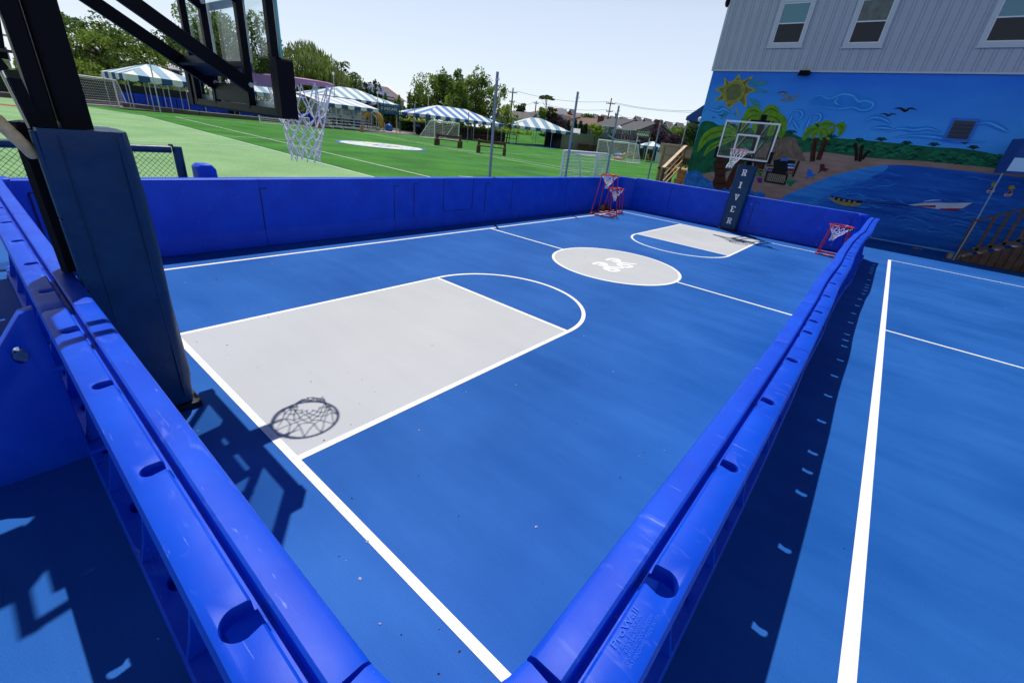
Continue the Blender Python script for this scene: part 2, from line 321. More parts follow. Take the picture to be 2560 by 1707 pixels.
        if bevel:
            b = o.modifiers.new('bevel', 'BEVEL'); b.width = bevel; b.segments = 2; b.limit_method = 'ANGLE'; b.angle_limit = math.radians(40)
        return o

def text_mesh(mb, body, o, ex, ey, size, ez=None, depth=0.0, m=0, bold=0.0, width=None):
    c = bpy.data.curves.new('t', 'FONT'); c.body = body; c.size = 1.0; c.align_x = 'LEFT'; c.offset = bold; c.extrude = 0.0; c.resolution_u = 3
    ob = bpy.data.objects.new('t', c); COL.objects.link(ob)
    dg = bpy.context.evaluated_depsgraph_get(); me = bpy.data.meshes.new_from_object(ob.evaluated_get(dg))
    xs = [v.co.x for v in me.vertices]; x0 = min(xs); wd = max(xs) - x0; ys = [v.co.y for v in me.vertices]; y0 = 0; hh = max(ys)
    sx = (width / wd) if width else size / hh; sy = size / hh
    o = Vector(o); ex = Vector(ex).normalized(); ey = Vector(ey).normalized(); ez = Vector(ez).normalized() if ez else ex.cross(ey)
    vs = [o + ex * (v.co.x - x0) * sx + ey * (v.co.y - y0) * sy + ez * depth for v in me.vertices]
    mb.add(vs, [tuple(p.vertices) for p in me.polygons], m)
    bpy.data.objects.remove(ob); bpy.data.curves.remove(c); bpy.data.meshes.remove(me)

def smooth_poly(P, k=4, closed=True):
    n = len(P); out = []
    for i in range(n if closed else n - 1):
        g = (lambda j: P[j % n]) if closed else (lambda j: P[max(0, min(n - 1, j))])
        p0, p1, p2, p3 = g(i - 1), g(i), g(i + 1), g(i + 2)
        for a in range(k):
            t = a / k
            out.append(tuple(0.5 * (2 * p1[c] + (p2[c] - p0[c]) * t + (2 * p0[c] - 5 * p1[c] + 4 * p2[c] - p3[c]) * t * t + (3 * p1[c] - p0[c] - 3 * p2[c] + p3[c]) * t ** 3) for c in range(len(p1))))
    if not closed: out.append(tuple(P[-1]))
    return out
def stroke(pts, wd, z, mb, m=0):                          # flat ribbon on the ground
    pts = [Vector((p[0], p[1], 0)) for p in pts]; L = []; Rr = []
    for i, p in enumerate(pts):
        d = (pts[min(i + 1, len(pts) - 1)] - pts[max(i - 1, 0)]).normalized(); n = Vector((-d.y, d.x, 0)) * wd / 2
        L.append((p.x + n.x, p.y + n.y, z)); Rr.append((p.x - n.x, p.y - n.y, z))
    k = len(pts); mb.add(L + Rr, [(i, k + i, k + i + 1, i + 1) for i in range(k - 1)], m)
def disc(c, r, z, mb, m=0, n=64):
    mb.poly([(c[0] + r * math.cos(2 * math.pi * i / n), c[1] + r * math.sin(2 * math.pi * i / n), z) for i in range(n)], m)
def rect(x0, y0, x1, y1, z, mb, m=0): mb.poly([(x0, y0, z), (x1, y0, z), (x1, y1, z), (x0, y1, z)], m)
# ================================================================= THE SETTING
XS, LC, KW, KL, RC = 3.335, 13.645, 1.2, 3.32, 1.22
g = MB(); rect(-1500, -1500, 1500, 1500, -0.06, g); tag(g.build('ground', 'asphalt'), kind='structure')
g = MB(); g.poly([(-63, -60, -0.03), (-4.25, -60, -0.03), (-4.25, 15.2, -0.03), (-3.6, 15.2, -0.03), (-3.6, 160, -0.03), (-63, 160, -0.03)])
tag(g.build('turf_field', 'turf_green'), kind='structure')
g = MB(); g.poly([(-63, -60, -0.02), (-4.3, -60, -0.02), (-4.3, 9.0, -0.02), (-12.14, 9.33, -0.02), (-25.8, 9.94, -0.02), (-49.4, 10.88, -0.02), (-63, 8.0, -0.02)])
tag(g.build('turf_light_area', 'turf_light'), kind='structure')
g = MB(); rect(-4.2, -8, 14, 15.2, 0, g); rect(-9, -8, -4.2, -.75, 0, g); rect(-3.6, 15.2, 14, 19.9, 0, g)
tag(g.build('court_surface', 'court_blue'), kind='structure')
# far turf field seen below the fourth canopy
g = MB(); g.poly([tuple(GD(u, D, z)) for u, D, z in ((1256, 99, 0.02), (1368, 101, 0.02), (1376, 116, 3.3), (1250, 116, 3.3))])
tag(g.build('far_turf_slope', 'turf_green'), kind='structure')
g = MB()
for k in (.12, .35, .58, .8):
    a = GD(1262, 99 + 17 * k, .04 + 3.28 * k); b = GD(1362, 101 + 15 * k, .04 + 3.28 * k); g.bar(a, b, 0.14, 0.06)
g.build('far_field_lines', 'paint_white')['kind'] = 'structure'
# keys and lines
zg, zl = 0.0012, 0.0024
g = MB(); rect(-KW, 0, KW, KL, zg, g); rect(-KW, LC - KL, KW, LC, zg, g); disc((0, LC / 2), RC, zg, g)
tag(g.build('court_grey_areas', 'court_grey'), kind='structure')
g = MB(); lw = 0.052; h = lw / 2
def lr(x0, y0, x1, y1): rect(min(x0, x1), min(y0, y1), max(x0, x1), max(y0, y1), zl, g)
def arc(cx, cy, r, a0, a1, n=72):
    P = [(cx + r * math.cos(a0 + (a1 - a0) * i / n), cy + r * math.sin(a0 + (a1 - a0) * i / n)) for i in range(n + 1)]; stroke(P, lw, zl, g)
lr(-XS, -h, XS - 0.005, h)                                              # near baseline
lr(-XS - h, h, -XS + h, LC - h); lr(-XS - h, LC - h, XS, LC + h)
lr(-XS + h, LC / 2 - h, -RC - h, LC / 2 + h); lr(RC + h, LC / 2 - h, XS, LC / 2 + h)
arc(0, LC / 2, RC, 0, 2 * math.pi)
for y0, y1 in ((h, KL + h), (LC - KL - h, LC - h)):
    lr(-KW - h, y0, -KW + h, y1); lr(KW - h, y0, KW + h, y1)
lr(-KW + h, KL - h, KW - h, KL + h); lr(-KW + h, LC - KL - h, KW - h, LC - KL + h)
arc(0, KL + h, KW, 0, math.pi); arc(0, LC - KL - h, KW, math.pi, 2 * math.pi)
# outer court on the right
lr(4.237 - 0.035, -8, 4.237 + 0.035, 15.1); lr(4.272, 15.05, 14, 15.1); lr(4.272, 7.44, 14, 7.49)
KZ = zg + .0004
cc = lambda x, y: gz(1350 + x * .17007, 600 + y * .17007)[0:2]
for dx, dy in ((0, 0), (195, -55)):
    for P, wd in (([(790, 354), (835, 336), (905, 333), (958, 347), (962, 368), (905, 378), (872, 368)], .075), ([(880, 345), (945, 366), (1010, 392), (1100, 402), (1205, 413)], .075),
              ([(1020, 392), (962, 412), (985, 440), (1060, 460), (1130, 455), (1138, 436), (1070, 424), (1020, 424)], .085)):
        P = smooth_poly([cc(x + dx, y + dy) for x, y in P], 5, False); KZ += .0002; stroke(P, wd * 1.05, KZ, g)
        for q in (P[0], P[-1]): KZ += .0002; disc(q, wd / 2, KZ, g, n=14)
tag(g.build('court_lines', 'line_white'), kind='structure')
# turf markings
g = MB(); zt = -0.012
def tl(a, b, wd=0.11, m=0, z=zt): stroke([a, b], wd, z, g, m)
tl((-49.4, 10.88), (-4.3, 9.0)); tl((-51.7, 14.06), (-5, 11.75)); tl((-52, 8), (-52.4, 34), .12); tl((-52.4, 34), (-49, 64), .12); tl((-49, 64), (-47, 110), .12)
tl((-49.96, 7.57), (-49.44, 10.88)); tl((-51.7, 14.06), (-51.2, 20)); tl((-29.5, 8), (-29.4, 13), .1); tl((-29.3, 13), (-29.5, 18.5), .1); tl((-29.5, 25.5), (-29.2, 31), .1); tl((-29.2, 31), (-29, 50), .1)
tl((-23, -15), (-23, 9.9), .1); tl((-52.4, 34), (-14, 27.5), .12); tl((-50.5, 34.8), (-14, 29.3), .12); tl((-27, 40), (-12, 60), .11); tl((-24.4, 56.6), (-4, 52), .12); tl((-27, 62), (-4, 58), .12); tl((-30, 68), (-4, 66), .12)
tl((-12, 14), (-9, 22), .12); tl((-5, 17.5), (-9, 17.7), .12)
tl((-51.1, 23.6), (-33, 22.4), .12, 1); tl((-26.2, 22), (-14.2, 21.24), .12, 1); tl((-14.2, 21.24), (-5, 20.6), .12, 1); tl((-33, 58), (-22, 54), .12, 1)
tl((-15.5, 43.1), (-11, 42), .15, 2); tl((-42, 50), (-37, 44), .15, 2); tl((-16, 44), (-11, 43.6), .1, 2)
tl((-50, 1), (-47, 4.2), 1.6, 3); tl((-52, -9), (-50, 1), 1.6, 3); tl((-27, -2.5), (-25.5, 0.5), 1.3, 3); tl((-24.5, 2.2), (-22.8, 3.6), 1.0, 3)
disc((-29.5, 22), 3.55, -0.014, g, 4); disc((-29.5, 22), 3.25, -0.010, g, 0)
for k in range(28):
    a = 2 * math.pi * k / 28
    if k % 7 < 5: tl((-29.5 + 2.7 * math.cos(a), 22 + 2.7 * math.sin(a)), (-29.5 + 2.35 * math.cos(a + .06), 22 + 2.35 * math.sin(a + .06)), .16, 4, -.007)
for a, b, m in (((-30.8, 21.2), (-30.0, 21.5), 5), ((-29.9, 21.6), (-29.5, 21.4), 4), ((-29.2, 22.2), (-28.6, 22.4), 5), ((-29.6, 22.6), (-29.1, 23.0), 4), ((-28.7, 22.8), (-28.2, 22.9), 5), ((-29.1, 21.2), (-28.4, 21.6), 4), ((-30.6, 22.2), (-30.1, 22.6), 4)):
    tl(a, tuple(p + (q - p) * 1.5 for p, q in zip(a, b)), .42, m, -.007)
mat('logo_orange', (0.6, 0.28, 0.03), 0.8)
tag(g.build('turf_markings', ['paint_white', 'paint_turfblue', 'paint_yellow', 'turf_red', 'paint_blue', 'logo_orange']), kind='structure')

# ================================================================= DASHER BOARD WALLS
PROF = [(0.0, 0.0), (-0.020, 0.01), (-0.020, 0.228), (-0.002, 0.262), (0.0, 0.28), (0.0, 1.035), (0.007, 1.055), (0.022, 1.064), (0.088, 1.066), (0.096, 1.058), (0.098, 1.018), (0.118, 1.018), (0.120, 1.056), (0.127, 1.064),
        (0.196, 1.060), (0.214, 1.050), (0.220, 1.030), (0.220, 0.985), (0.212, 0.978), (0.200, 0.985), (0.192, 1.010), (0.110, 1.000), (0.092, 0.960), (0.088, 0.14), (0.10, 0.105), (0.235, 0.085), (0.245, 0.070), (0.245, 0.0)]
def resample(P, step):
    out = [Vector(P[0])]
    for a, b in zip(P[:-1], P[1:]):
        a = Vector(a); b = Vector(b); n = max(1, int((b - a).length / step))
        for i in range(1, n + 1): out.append(a.lerp(b, i / n))
    return out
def panel_mesh(path, hz=1.0, prof=PROF):
    """profile swept along a path; outward is on the right hand of the path"""
    n = len(path); vs = []; k = len(prof)
    for i, p in enumerate(path):
        d = (path[min(i + 1, n - 1)] - path[max(i - 1, 0)]).normalized(); nn = Vector((d.y, -d.x))
        for (w_, z) in prof: vs.append((p.x + nn.x * w_, p.y + nn.y * w_, z * hz))
    fs = []
    for i in range(n - 1):
        for j in range(k):
            fs.append((i * k + j, (i + 1) * k + j, (i + 1) * k + (j + 1) % k, i * k + (j + 1) % k))
    fs.append(tuple(range(k))); fs.append(tuple(range((n - 1) * k + k - 1, (n - 1) * k - 1, -1)))
    return vs, fs
def capsule(c, d, nn, w0, w1, hw, z0, z1):
    """vertical cutter: slot from w0 to w1 across the rail, half width hw along it"""
    P = [(-hw * .8, w0)]
    for i in range(21):
        a = math.pi * i / 20; P.append((-hw * math.cos(a), w1 - hw * 0.9 + hw * 0.9 * math.sin(a)))
    P.append((hw * .8, w0)); mb = MB()
    o = Vector((c.x, c.y, z0)); mb.prism(P, o, (d.x, d.y, 0), (nn.x, nn.y, 0), (0, 0, 1), z1 - z0); return mb
def make_panel(parent, path, holes=(), big=(), foot=True, hz=1.0, ribs=True, boolean=True):
    pth = resample(path, 0.12); vs, fs = panel_mesh(pth, hz)
    me = bpy.data.meshes.new('panel'); me.from_pydata(vs, [], fs)
    bm = bmesh.new(); bm.from_mesh(me); bmesh.ops.recalc_face_normals(bm, faces=bm.faces); bm.to_mesh(me); bm.free()
    o = bpy.data.objects.new('panel', me); COL.objects.link(o); me.materials.append(MATS['board_blue'])
    def at(s):                                  # point at arc length s
        acc = 0
        for a, b in zip(pth[:-1], pth[1:]):
            L = (b - a).length
            if acc + L >= s or b is pth[-1]: return a.lerp(b, min(1, (s - acc) / L)), (b - a).normalized()
            acc += L
    tot = sum((b - a).length for a, b in zip(pth[:-1], pth[1:]))
    if boolean and holes:
        cut = MB()
        for s_ in holes:
            if not 0.05 < s_ < tot - 0.05: continue
            p, d = at(s_); nn = Vector((d.y, -d.x)); B = s_ in big
            c = capsule(p, d, nn, 0.112, 0.200 if B else 0.186, 0.046 if B else 0.029, 0.93, 1.3)
            cut.add(c.v, c.f)
            if foot:
                q, d2 = at(min(tot - .1, s_ + 0.2)); n2 = Vector((d2.y, -d2.x)); c2 = MB(); hwid = .05
                P = [(hwid * math.cos(2 * math.pi * i / 14), .165 + .028 * math.sin(2 * math.pi * i / 14)) for i in range(14)]
                c2.prism(P, (q.x, q.y, 0.03), (d2.x, d2.y, 0), (n2.x, n2.y, 0), (0, 0, 1), 0.14); cut.add(c2.v, c2.f)
        if cut.v:
            cm = bpy.data.meshes.new('c'); cm.from_pydata(cut.v, [], cut.f)
            bm = bmesh.new(); bm.from_mesh(cm); bmesh.ops.recalc_face_normals(bm, faces=bm.faces); bm.to_mesh(cm); bm.free()
            co = bpy.data.objects.new('c', cm); COL.objects.link(co)
            md = o.modifiers.new('b', 'BOOLEAN'); md.operation = 'DIFFERENCE'; md.object = co; md.solver = 'EXACT'
            bv = o.modifiers.new('v', 'BEVEL'); bv.width = 0.0035; bv.segments = 2; bv.limit_method = 'ANGLE'; bv.angle_limit = math.radians(50)
            dg = bpy.context.evaluated_depsgraph_get(); nm = bpy.data.meshes.new_from_object(o.evaluated_get(dg))
            o.modifiers.clear(); o.data = nm; me = nm; bpy.data.objects.remove(co)
    if ribs:                                    # ribs on the open back of the panel
        rb = MB(); s_ = 0.3
        while s_ < tot - 0.15:
            p, d = at(s_); nn = Vector((d.y, -d.x)); d3 = Vector((d.x, d.y, 0)); n3 = Vector((nn.x, nn.y, 0))
            rb.prism([(0.085, .10), (0.235, .088), (0.205, .2), (0.15, .5), (0.15, .8), (0.19, 1.003), (0.085, .99)], Vector((p.x, p.y, 0)) - d3 * .012, n3, (0, 0, 1), d3, .024)
            s_ += 0.31 * 2
        bm = bmesh.new(); bm.from_mesh(me)
        k = [bm.verts.new(v) for v in rb.v]
        for f in rb.f: bm.faces.new([k[i] for i in f])
        bmesh.ops.recalc_face_normals(bm, faces=bm.faces)
        bm.to_mesh(me); bm.free()
    me.polygons.foreach_set('use_smooth', [True] * len(me.polygons)); me.set_sharp_from_angle(angle=math.radians(38)); me.update()
    o.parent = parent
    return o
wall_near = thing('dasher_wall', 'blue plastic dasher board wall crossing the lower left corner behind the nearest hoop', 'wall', group='dasher board walls round the court')
wall_right = thing('dasher_wall', 'blue plastic dasher board wall running from the bottom centre to the mural, with slots along its top', 'wall', group='dasher board walls round the court')
wall_left = thing('dasher_wall', 'long blue dasher board wall between the court and the green turf field', 'wall', group='dasher board walls round the court')
wall_far = thing('dasher_wall', 'blue dasher board wall behind the far hoop, in front of the mural', 'wall', group='dasher board walls round the court')
# right wall path (slightly wavy), direction +y -> outward on the right hand (+x)
WOB = [(-1.0, 0), (2.2, .012), (3.43, .004), (4.7, -.015), (6.0, -.004), (7.0, -.022), (8.2, -.022), (9.3, 0.0), (10.5, .05), (12.0, .052), (13.3, .054), (14.4, .08)]
def wob(y):
    for (a, b), (c, d) in zip(WOB[:-1], WOB[1:]):
        if y <= c: t = (y - a) / (c - a); t = t * t * (3 - 2 * t); return b + (d - b) * t
    return WOB[-1][1]
def rp(y0, y1):
    n = max(2, int((y1 - y0) / .25)); return [(XS + wob(y0 + (y1 - y0) * i / n), y0 + (y1 - y0) * i / n) for i in range(n + 1)]
G = 0.003
for y0, y1, hs, bg in ((-0.39, 2.215, [.0, .65, 1.31, 1.968], [.0]), (2.215, 3.43, [2.61, 2.93, 3.24], []), (3.43, 5.95, [3.87, 4.51, 5.13, 5.73], []), (5.95, 7.2, [6.33, 6.62, 6.93], []),
                   (7.2, 9.65, [7.62, 8.25, 8.87, 9.45], []), (9.65, 12.1, [10.0, 10.35, 10.7, 11.0, 11.6], []), (12.1, 14.35, [12.5, 12.8, 13.1, 13.4, 13.9], [])):
    make_panel(wall_right, rp(y0 + G, y1 - G), [h_ - y0 for h_ in hs], [h_ - y0 for h_ in bg])
# near wall, direction +x -> outward on the right hand (-y)
for x0, x1, hs in ((-3.86, -1.87, [-3.2, -2.8, -2.2]), (-1.87, .57, [-1.6, -.955, -.33, .26]), (.57, 3.095, [.90, 1.52, 2.158, 2.82])):
    make_panel(wall_near, [(x0 + G, -.632), (x1 - G, -.632)], [h_ - x0 for h_ in hs], [2.82 - x0] if x0 > 0 else [])
def corner(parent, cx, cy, r, a0, a1, hz=1.0):
    P = [(cx + r * math.cos(math.radians(a0 + (a1 - a0) * i / 8)), cy + r * math.sin(math.radians(a0 + (a1 - a0) * i / 8))) for i in range(9)]
    make_panel(parent, P, (), ribs=False, hz=hz).name = 'corner_panel'
corner(wall_right, 3.335 - .235, -.632 + .235, .235, -90, -1)
corner(wall_near, -3.86, -.632 + .06, .06, -179, -91)
# left wall, direction -y, outward on right hand (-x)
XL = -3.92
seams = [14.2, 12.6, 10.78, 8.2, 4.535, 2.03, -.58]
for y1, y0 in zip(seams[:-1], seams[1:]): make_panel(wall_left, [(XL, y1 - G), (XL, y0 + G)], (), hz=.985, boolean=False)
# far wall, direction -x.. outward +y : travel from right to left gives right hand = +y
YF = 14.62
for x1, x0 in ((3.17, 3.05), (3.05, .52), (.52, -2.15), (-2.15, -3.5)): make_panel(wall_far, [(x0 + G, YF), (x1 - G, YF)][::-1], (), hz=1.03, boolean=False)
corner(wall_far, 3.16, YF - .25, .25, 89, 1, 1.03)
corner(wall_left, -3.5, 14.2, .42, 91, 179, 1.0)
# moulded hatch, seam steps on the left wall
s_ = MB()
def seamline(pts, wd=.012):
    for a, b in zip(pts[:-1], pts[1:]): s_.bar(a, b, .005, wd, up=(1, 0, 0)) if abs(a[1] - b[1]) < .3 and a[2] != b[2] else s_.bar(a, b, wd, .005, up=(1, 0, 0))
for y, e, z in ((2.03, .10, .90), (4.535, .12, .90), (8.2, .15, .93), (10.78, .12, .92), (5.03, .1, .93), (7.2, .12, .93), (12.6, .1, .92), (-.47, .4, .90)):
    s_.box((XL + .001, y - .008, 0.0 if y in (2.03, 4.535, 8.2) else .25), (XL + .0235 if y == -.47 else XL + .003, y + .008, z)); s_.box((XL + .001, y, z), (XL + .004, y + e, z + .012))
hb = [(5.84, 1.03), (5.84, .40), (5.90, .345), (6.70, .345), (6.76, .40), (6.76, 1.03)]
for (a, b), (c, d) in zip(hb[:-1], hb[1:]): s_.bar((XL + .002, a, b), (XL + .002, c, d), .006, .009, up=(1, 0, 0))
s_.split('seam', 'gap_dark', wall_left)
s_ = MB()
for x, e in ((-2.15, .1), (.52, .13), (3.05, -.13)): s_.box((x - .008, YF - .004, 0), (x + .008, YF - .0005, .93)); s_.box((min(x, x + e), YF - .004, .93), (max(x, x + e), YF - .0005, .945))
s_.split('seam', 'gap_dark', wall_far)
# moulded maker's plate on the right wall
t_ = MB(); X0 = XS + .128
for i, (txt, sz, y0, wd) in enumerate((('ProWall', .016, -.245, .125), ('1-888-808-RINK', .0085, -.245, .118), ('612-584-3032', .0085, -.235, .085), ('SPORTS OUTDOOR/INDOOR', .0085, -.255, .15), ('PAT PENDING   MADE IN USA', .008, -.258, .165))):
    text_mesh(t_, txt, (X0 + (.019, .031, .042, .053, .065)[i], y0, 1.0648 - i * .0009), (0, 1, 0), (-1, 0, .06), sz, depth=.0008, m=0, bold=.012 if i == 0 else 0, width=wd)
mat('plate_letter', (0.02, 0.14, 0.85), 0.35)
t_.build('maker_plate', ['plate_letter', 'board_blue'], wall_right)
# buttress outside the near wall
bt = thing('wall_brace', 'blue moulded triangular brace standing outside the near dasher wall in the lower left corner', 'brace', (0.26, -.86, 0))
pg = MB()
for x_, z_ in ((.70, .80), (1.0, .45)): pg.tube([(x_, -.80, z_), (x_, -.885, z_)], .013, 8)
pg.split('peg', 'board_blue', wall_near)
b_ = MB(); BP = [(0, 0), (0, 1.0), (-.06, .985), (-.10, .93), (-.17, .83), (-.30, .70), (-.62, .46), (-.98, .30), (-1.05, .22), (-1.05, 0)]
o = MB().prism(BP, (0, 0, 0), (0, 1, 0), (0, 0, 1), (1, 0, 0), .085).build('brace_body', 'board_blue', bt, fixn=True)
cu = MB()
for cy, cz, ry, rz in ((-.115, .76, .03, .05), (-.42, .40, .05, .09), (-.70, .26, .05, .07)):
    cu.prism([(cy + ry * math.cos(a * .524), cz + rz * math.sin(a * .524)) for a in range(12)], (-.05, 0, 0), (0, 1, 0), (0, 0, 1), (1, 0, 0), .25)
co = cu.build('c', 'board_blue', bt, fixn=True); md = o.modifiers.new('b', 'BOOLEAN'); md.object = co; md.operation = 'DIFFERENCE'; md.solver = 'EXACT'
bv = o.modifiers.new('v', 'BEVEL'); bv.width = .012; bv.segments = 3; bv.limit_method = 'ANGLE'
dg = bpy.context.evaluated_depsgraph_get(); nm = bpy.data.meshes.new_from_object(o.evaluated_get(dg)); o.modifiers.clear(); o.data = nm; bpy.data.objects.remove(co)
nm.polygons.foreach_set('use_smooth', [True] * len(nm.polygons)); nm.set_sharp_from_angle(angle=math.radians(40))
b_ = MB(); b_.tube([(-.004, -.115, .76), (.09, -.115, .76)], .022, 14); b_.tube([(.085, -.115, .76), (.094, -.115, .76)], .028, 14); b_.build('bolt', 'chrome', bt)
# ================================================================= NEAR AND FAR BASKETBALL HOOPS
def net_mesh(r0, zt, length, rb, n=12, rows=6, tr=.005, sway=(0, 0), pinch=None, seed=1, ns=4):
    rnd = random.Random(seed); mb = MB(); R_ = []
    for j in range(rows + 1):
        t = j / rows; t2 = 0.34 * (j > 0) + 0.66 * max(0, (j - 1) / (rows - 1)) if rows > 1 else t
        rad = r0 + (rb - r0) * (t2 ** 0.75) if pinch is None else r0 + (rb - r0) * min(1, t2 / pinch) ** .9
        row = []
        for i in range(n):
            a = 2 * math.pi * (i + (0.5 if j % 2 else 0)) / n + rnd.uniform(-.09, .09) * (j > 0)
            jt = rnd.uniform(-.013, .013) * (j > 0)
            row.append(Vector(((rad + jt) * math.cos(a) + sway[0] * t2 ** 1.5, (rad + jt) * math.sin(a) + sway[1] * t2 ** 1.5, zt - length * t2 + rnd.uniform(-.012, .012) * (j > 0))))
        R_.append(row)
    for j in range(rows):
        for i in range(n):
            a = R_[j][i]
            for k in ((i, i - 1) if j % 2 == 0 else (i, (i + 1) % n)):
                b = R_[j + 1][k]; mid = (a + b) / 2 + Vector((rnd.uniform(-.006, .006), rnd.uniform(-.006, .006), -.008)) * (2 if j == 0 else 1)
                mb.tube([a, mid, b], tr, ns, cap=False)
            if j: mb.ball(a, tr * 1.7, n=4)
    for i in range(n):
        a = R_[rows][i]; mb.tube([a, a + Vector((rnd.uniform(-.01, .01), rnd.uniform(-.01, .01), -.03))], tr * 1.2, ns)
    return mb
def hoop_stand(label, loc, rotz, padw, padd, padh, db, cx=0.0, near=True, H=2.28):
    S = thing('basketball_hoop', label, 'basketball hoop', loc, rotz, 'basketball hoops with glass boards')
    # base plate and rubber foot
    m = MB(); m.box((cx - padw / 2 - .01, -padd, 0.004), (cx + padw / 2 + .015, .03, .05)); m.build('base', 'rubber_black', S, bevel=.008)
    # padding wrapped round the pole, open at the back
    m = MB(); hw = padw / 2; t = .055; P = []
    def rc(px, py, r, a0, a1): return [(px + r * math.cos(math.radians(a0 + (a1 - a0) * i / 5)), py + r * math.sin(math.radians(a0 + (a1 - a0) * i / 5))) for i in range(6)]
    P = [(cx - hw, -padd)] + rc(cx - hw + .05, -.05, .05, 180, 90) + rc(cx + hw - .05, -.05, .05, 90, 0) + [(cx + hw, -padd), (cx + hw - t, -padd), (cx + hw - t, -t), (cx - hw + t, -t), (cx - hw + t, -padd)]
    # several height rings so the cover can sag and taper
    hs = [.06, .10, .3, .6, .9, 1.2, 1.5, padh - .12, padh - .02, padh]; rnd = random.Random(3); vs = []; k = len(P)
    for iz, z in enumerate(hs):
        for i, (x, y) in enumerate(P):
            e = (0.008 if near else .004) * math.sin(z * 5 + i * .9) + (0.012 * math.sin(z * 3.1) if i in (0, k - 5, k - 4) else 0)
            sc_ = 0.985 if iz in (0, len(hs) - 1) else 1.0
            bulge = 0.012 * math.sin(math.pi * min(1, z / padh)) if y > -.1 and near else 0
            vs.append((cx + (x - cx) * sc_ + e * .5, y * sc_ + e + bulge - (.02 if near and z < .2 else 0), z))
    fs = [(i + j * k, (i + 1) % k + j * k, (i + 1) % k + (j + 1) * k, i + (j + 1) * k) for j in range(len(hs) - 1) for i in range(k)]
    fs += [tuple(range(k))[::-1], tuple((len(hs) - 1) * k + i for i in range(k))]
    m.add(vs, fs, 0, False)
    pad = m.build('padding', 'pad_navy', S, autosmooth=50, fixn=True)
    m = MB()
    if near:      # lids of the two pad halves, velcro flaps, piped seams
        for sy in (-.30, -.06):
            mm = MB(); mm.tube([(cx + hw + .003 + .004 * math.sin(z * 5), sy - .004 * math.sin(z * 3), z) for z in (.12, .4, .7, 1.0, 1.3, 1.6, padh - .03)], .0035, 6); mm.build('piped_seam', 'pad_navy', pad)
        m.add([(cx - hw + .02, -padd + .01, padh + .004), (cx + hw - .03, -padd + .02, padh + .004), (cx + hw - .03, -.02, padh - .004), (cx - hw + .02, -.02, padh + .004)], [(0, 1, 2, 3)])
        m.build('pad_lid', 'pad_navy', pad)
        m = MB()
        fl = [(cx + hw - .02, -padd - .012, 0)] 
        for z0, z1 in ((.1, .55), (.55, 1.0), (1.0, 1.42), (1.42, padh - .01)):
            m.box((cx + hw - .075, -padd - .021, z0), (cx + hw - .002, -padd - .002, z1 - .006))
        m.split('velcro_strip', 'pad_navy', pad, bevel=.004)
        m = MB(); m.prism([(0, 0), (.03, .02), (.20, -.005), (.20, -.06), (.17, -.085), (.01, -.03)], (cx - hw - .02, -padd + .012, 1.07), (1, 0, 0), (0, 1, 0), (0, 0, 1), padh - 1.06)
        m.build('pad_flap', 'pad_black', pad)
    else:
        # letters stitched on the front
        m = MB(); lw_ = .105; lh = .175; st = .036
        def seg(ch, x0, z0):
            def q(pts): m.add([(px + x0, .022, pz + z0) for px, pz in pts], [tuple(range(len(pts)))])
            W, Hh, T = lw_ * 1.25, lh, st
            def R4(a, b, c, d): q([(a, b), (c, b), (c, d), (a, d)])
            if ch == 'I': R4(W * .5 - T * .55, T * .6, W * .5 + T * .55, Hh - T * .6); R4(W * .2, 0, W * .8, T * .6); R4(W * .2, Hh - T * .6, W * .8, Hh)
            if ch == 'R':
                R4(W * .12, T * .6, W * .12 + T, Hh - T * .6); R4(0, 0, W * .5, T * .6); R4(0, Hh - T * .6, W * .72, Hh); R4(W * .12 + T, Hh * .42, W * .7, Hh * .42 + T * .7)
                q([(W * .72, Hh), (W * .97, Hh * .9), (W * .97, Hh * .52), (W * .7, Hh * .42), (W * .7, Hh * .42 + T * .7), (W * .7, Hh - T * .6)])
                q([(W * .48, Hh * .42), (W * .8, Hh * .42), (W * .97, T * .6), (W * .66, T * .6)]); R4(W * .6, 0, W * 1.05, T * .6)
            if ch == 'V':
                q([(W * .1, Hh - T * .6), (W * .42, 0), (W * .5, 0), (W * .5, T * 1.2), (W * .36, Hh - T * .6)]); q([(W * .9, Hh - T * .6), (W * .66, Hh - T * .6), (W * .5, T * 1.2), (W * .5, 0), (W * .6, 0)])
                R4(0, Hh - T * .6, W * .45, Hh); R4(W * .58, Hh - T * .6, W, Hh)
            if ch == 'E':
                R4(W * .12, T * .6, W * .12 + T, Hh - T * .6); R4(0, 0, W * .95, T * .6); R4(0, Hh - T * .6, W * .95, Hh); R4(W * .12 + T, Hh * .42, W * .6, Hh * .42 + T * .6)
                R4(W * .95 - T * .6, T * .6, W * .95, Hh * .27); R4(W * .95 - T * .6, Hh * .73, W * .95, Hh - T * .6)
        for i, ch in enumerate('RIVER'):
            m = MB(); seg(ch, -lw_ * .6, padh - .30 - i * .355); m.v = [(-x + cx, y, z) for x, y, z in m.v]; m.build('letter', 'line_white', pad)
    # mast: two black steel columns
    m = MB(); m.box((cx - .075, -.255, .05), (cx + .062, -.125, 3.3)); m.box((cx + .045, -.25, .5), (cx + .068, -.245, 3.3)); m.build('mast', 'steel_black', S, bevel=.006)
    m = MB(); m.box((cx - .06, -.34, .05), (cx + .055, -.268, 3.25)); m.build('rear_column', 'steel_black', S, bevel=.006)
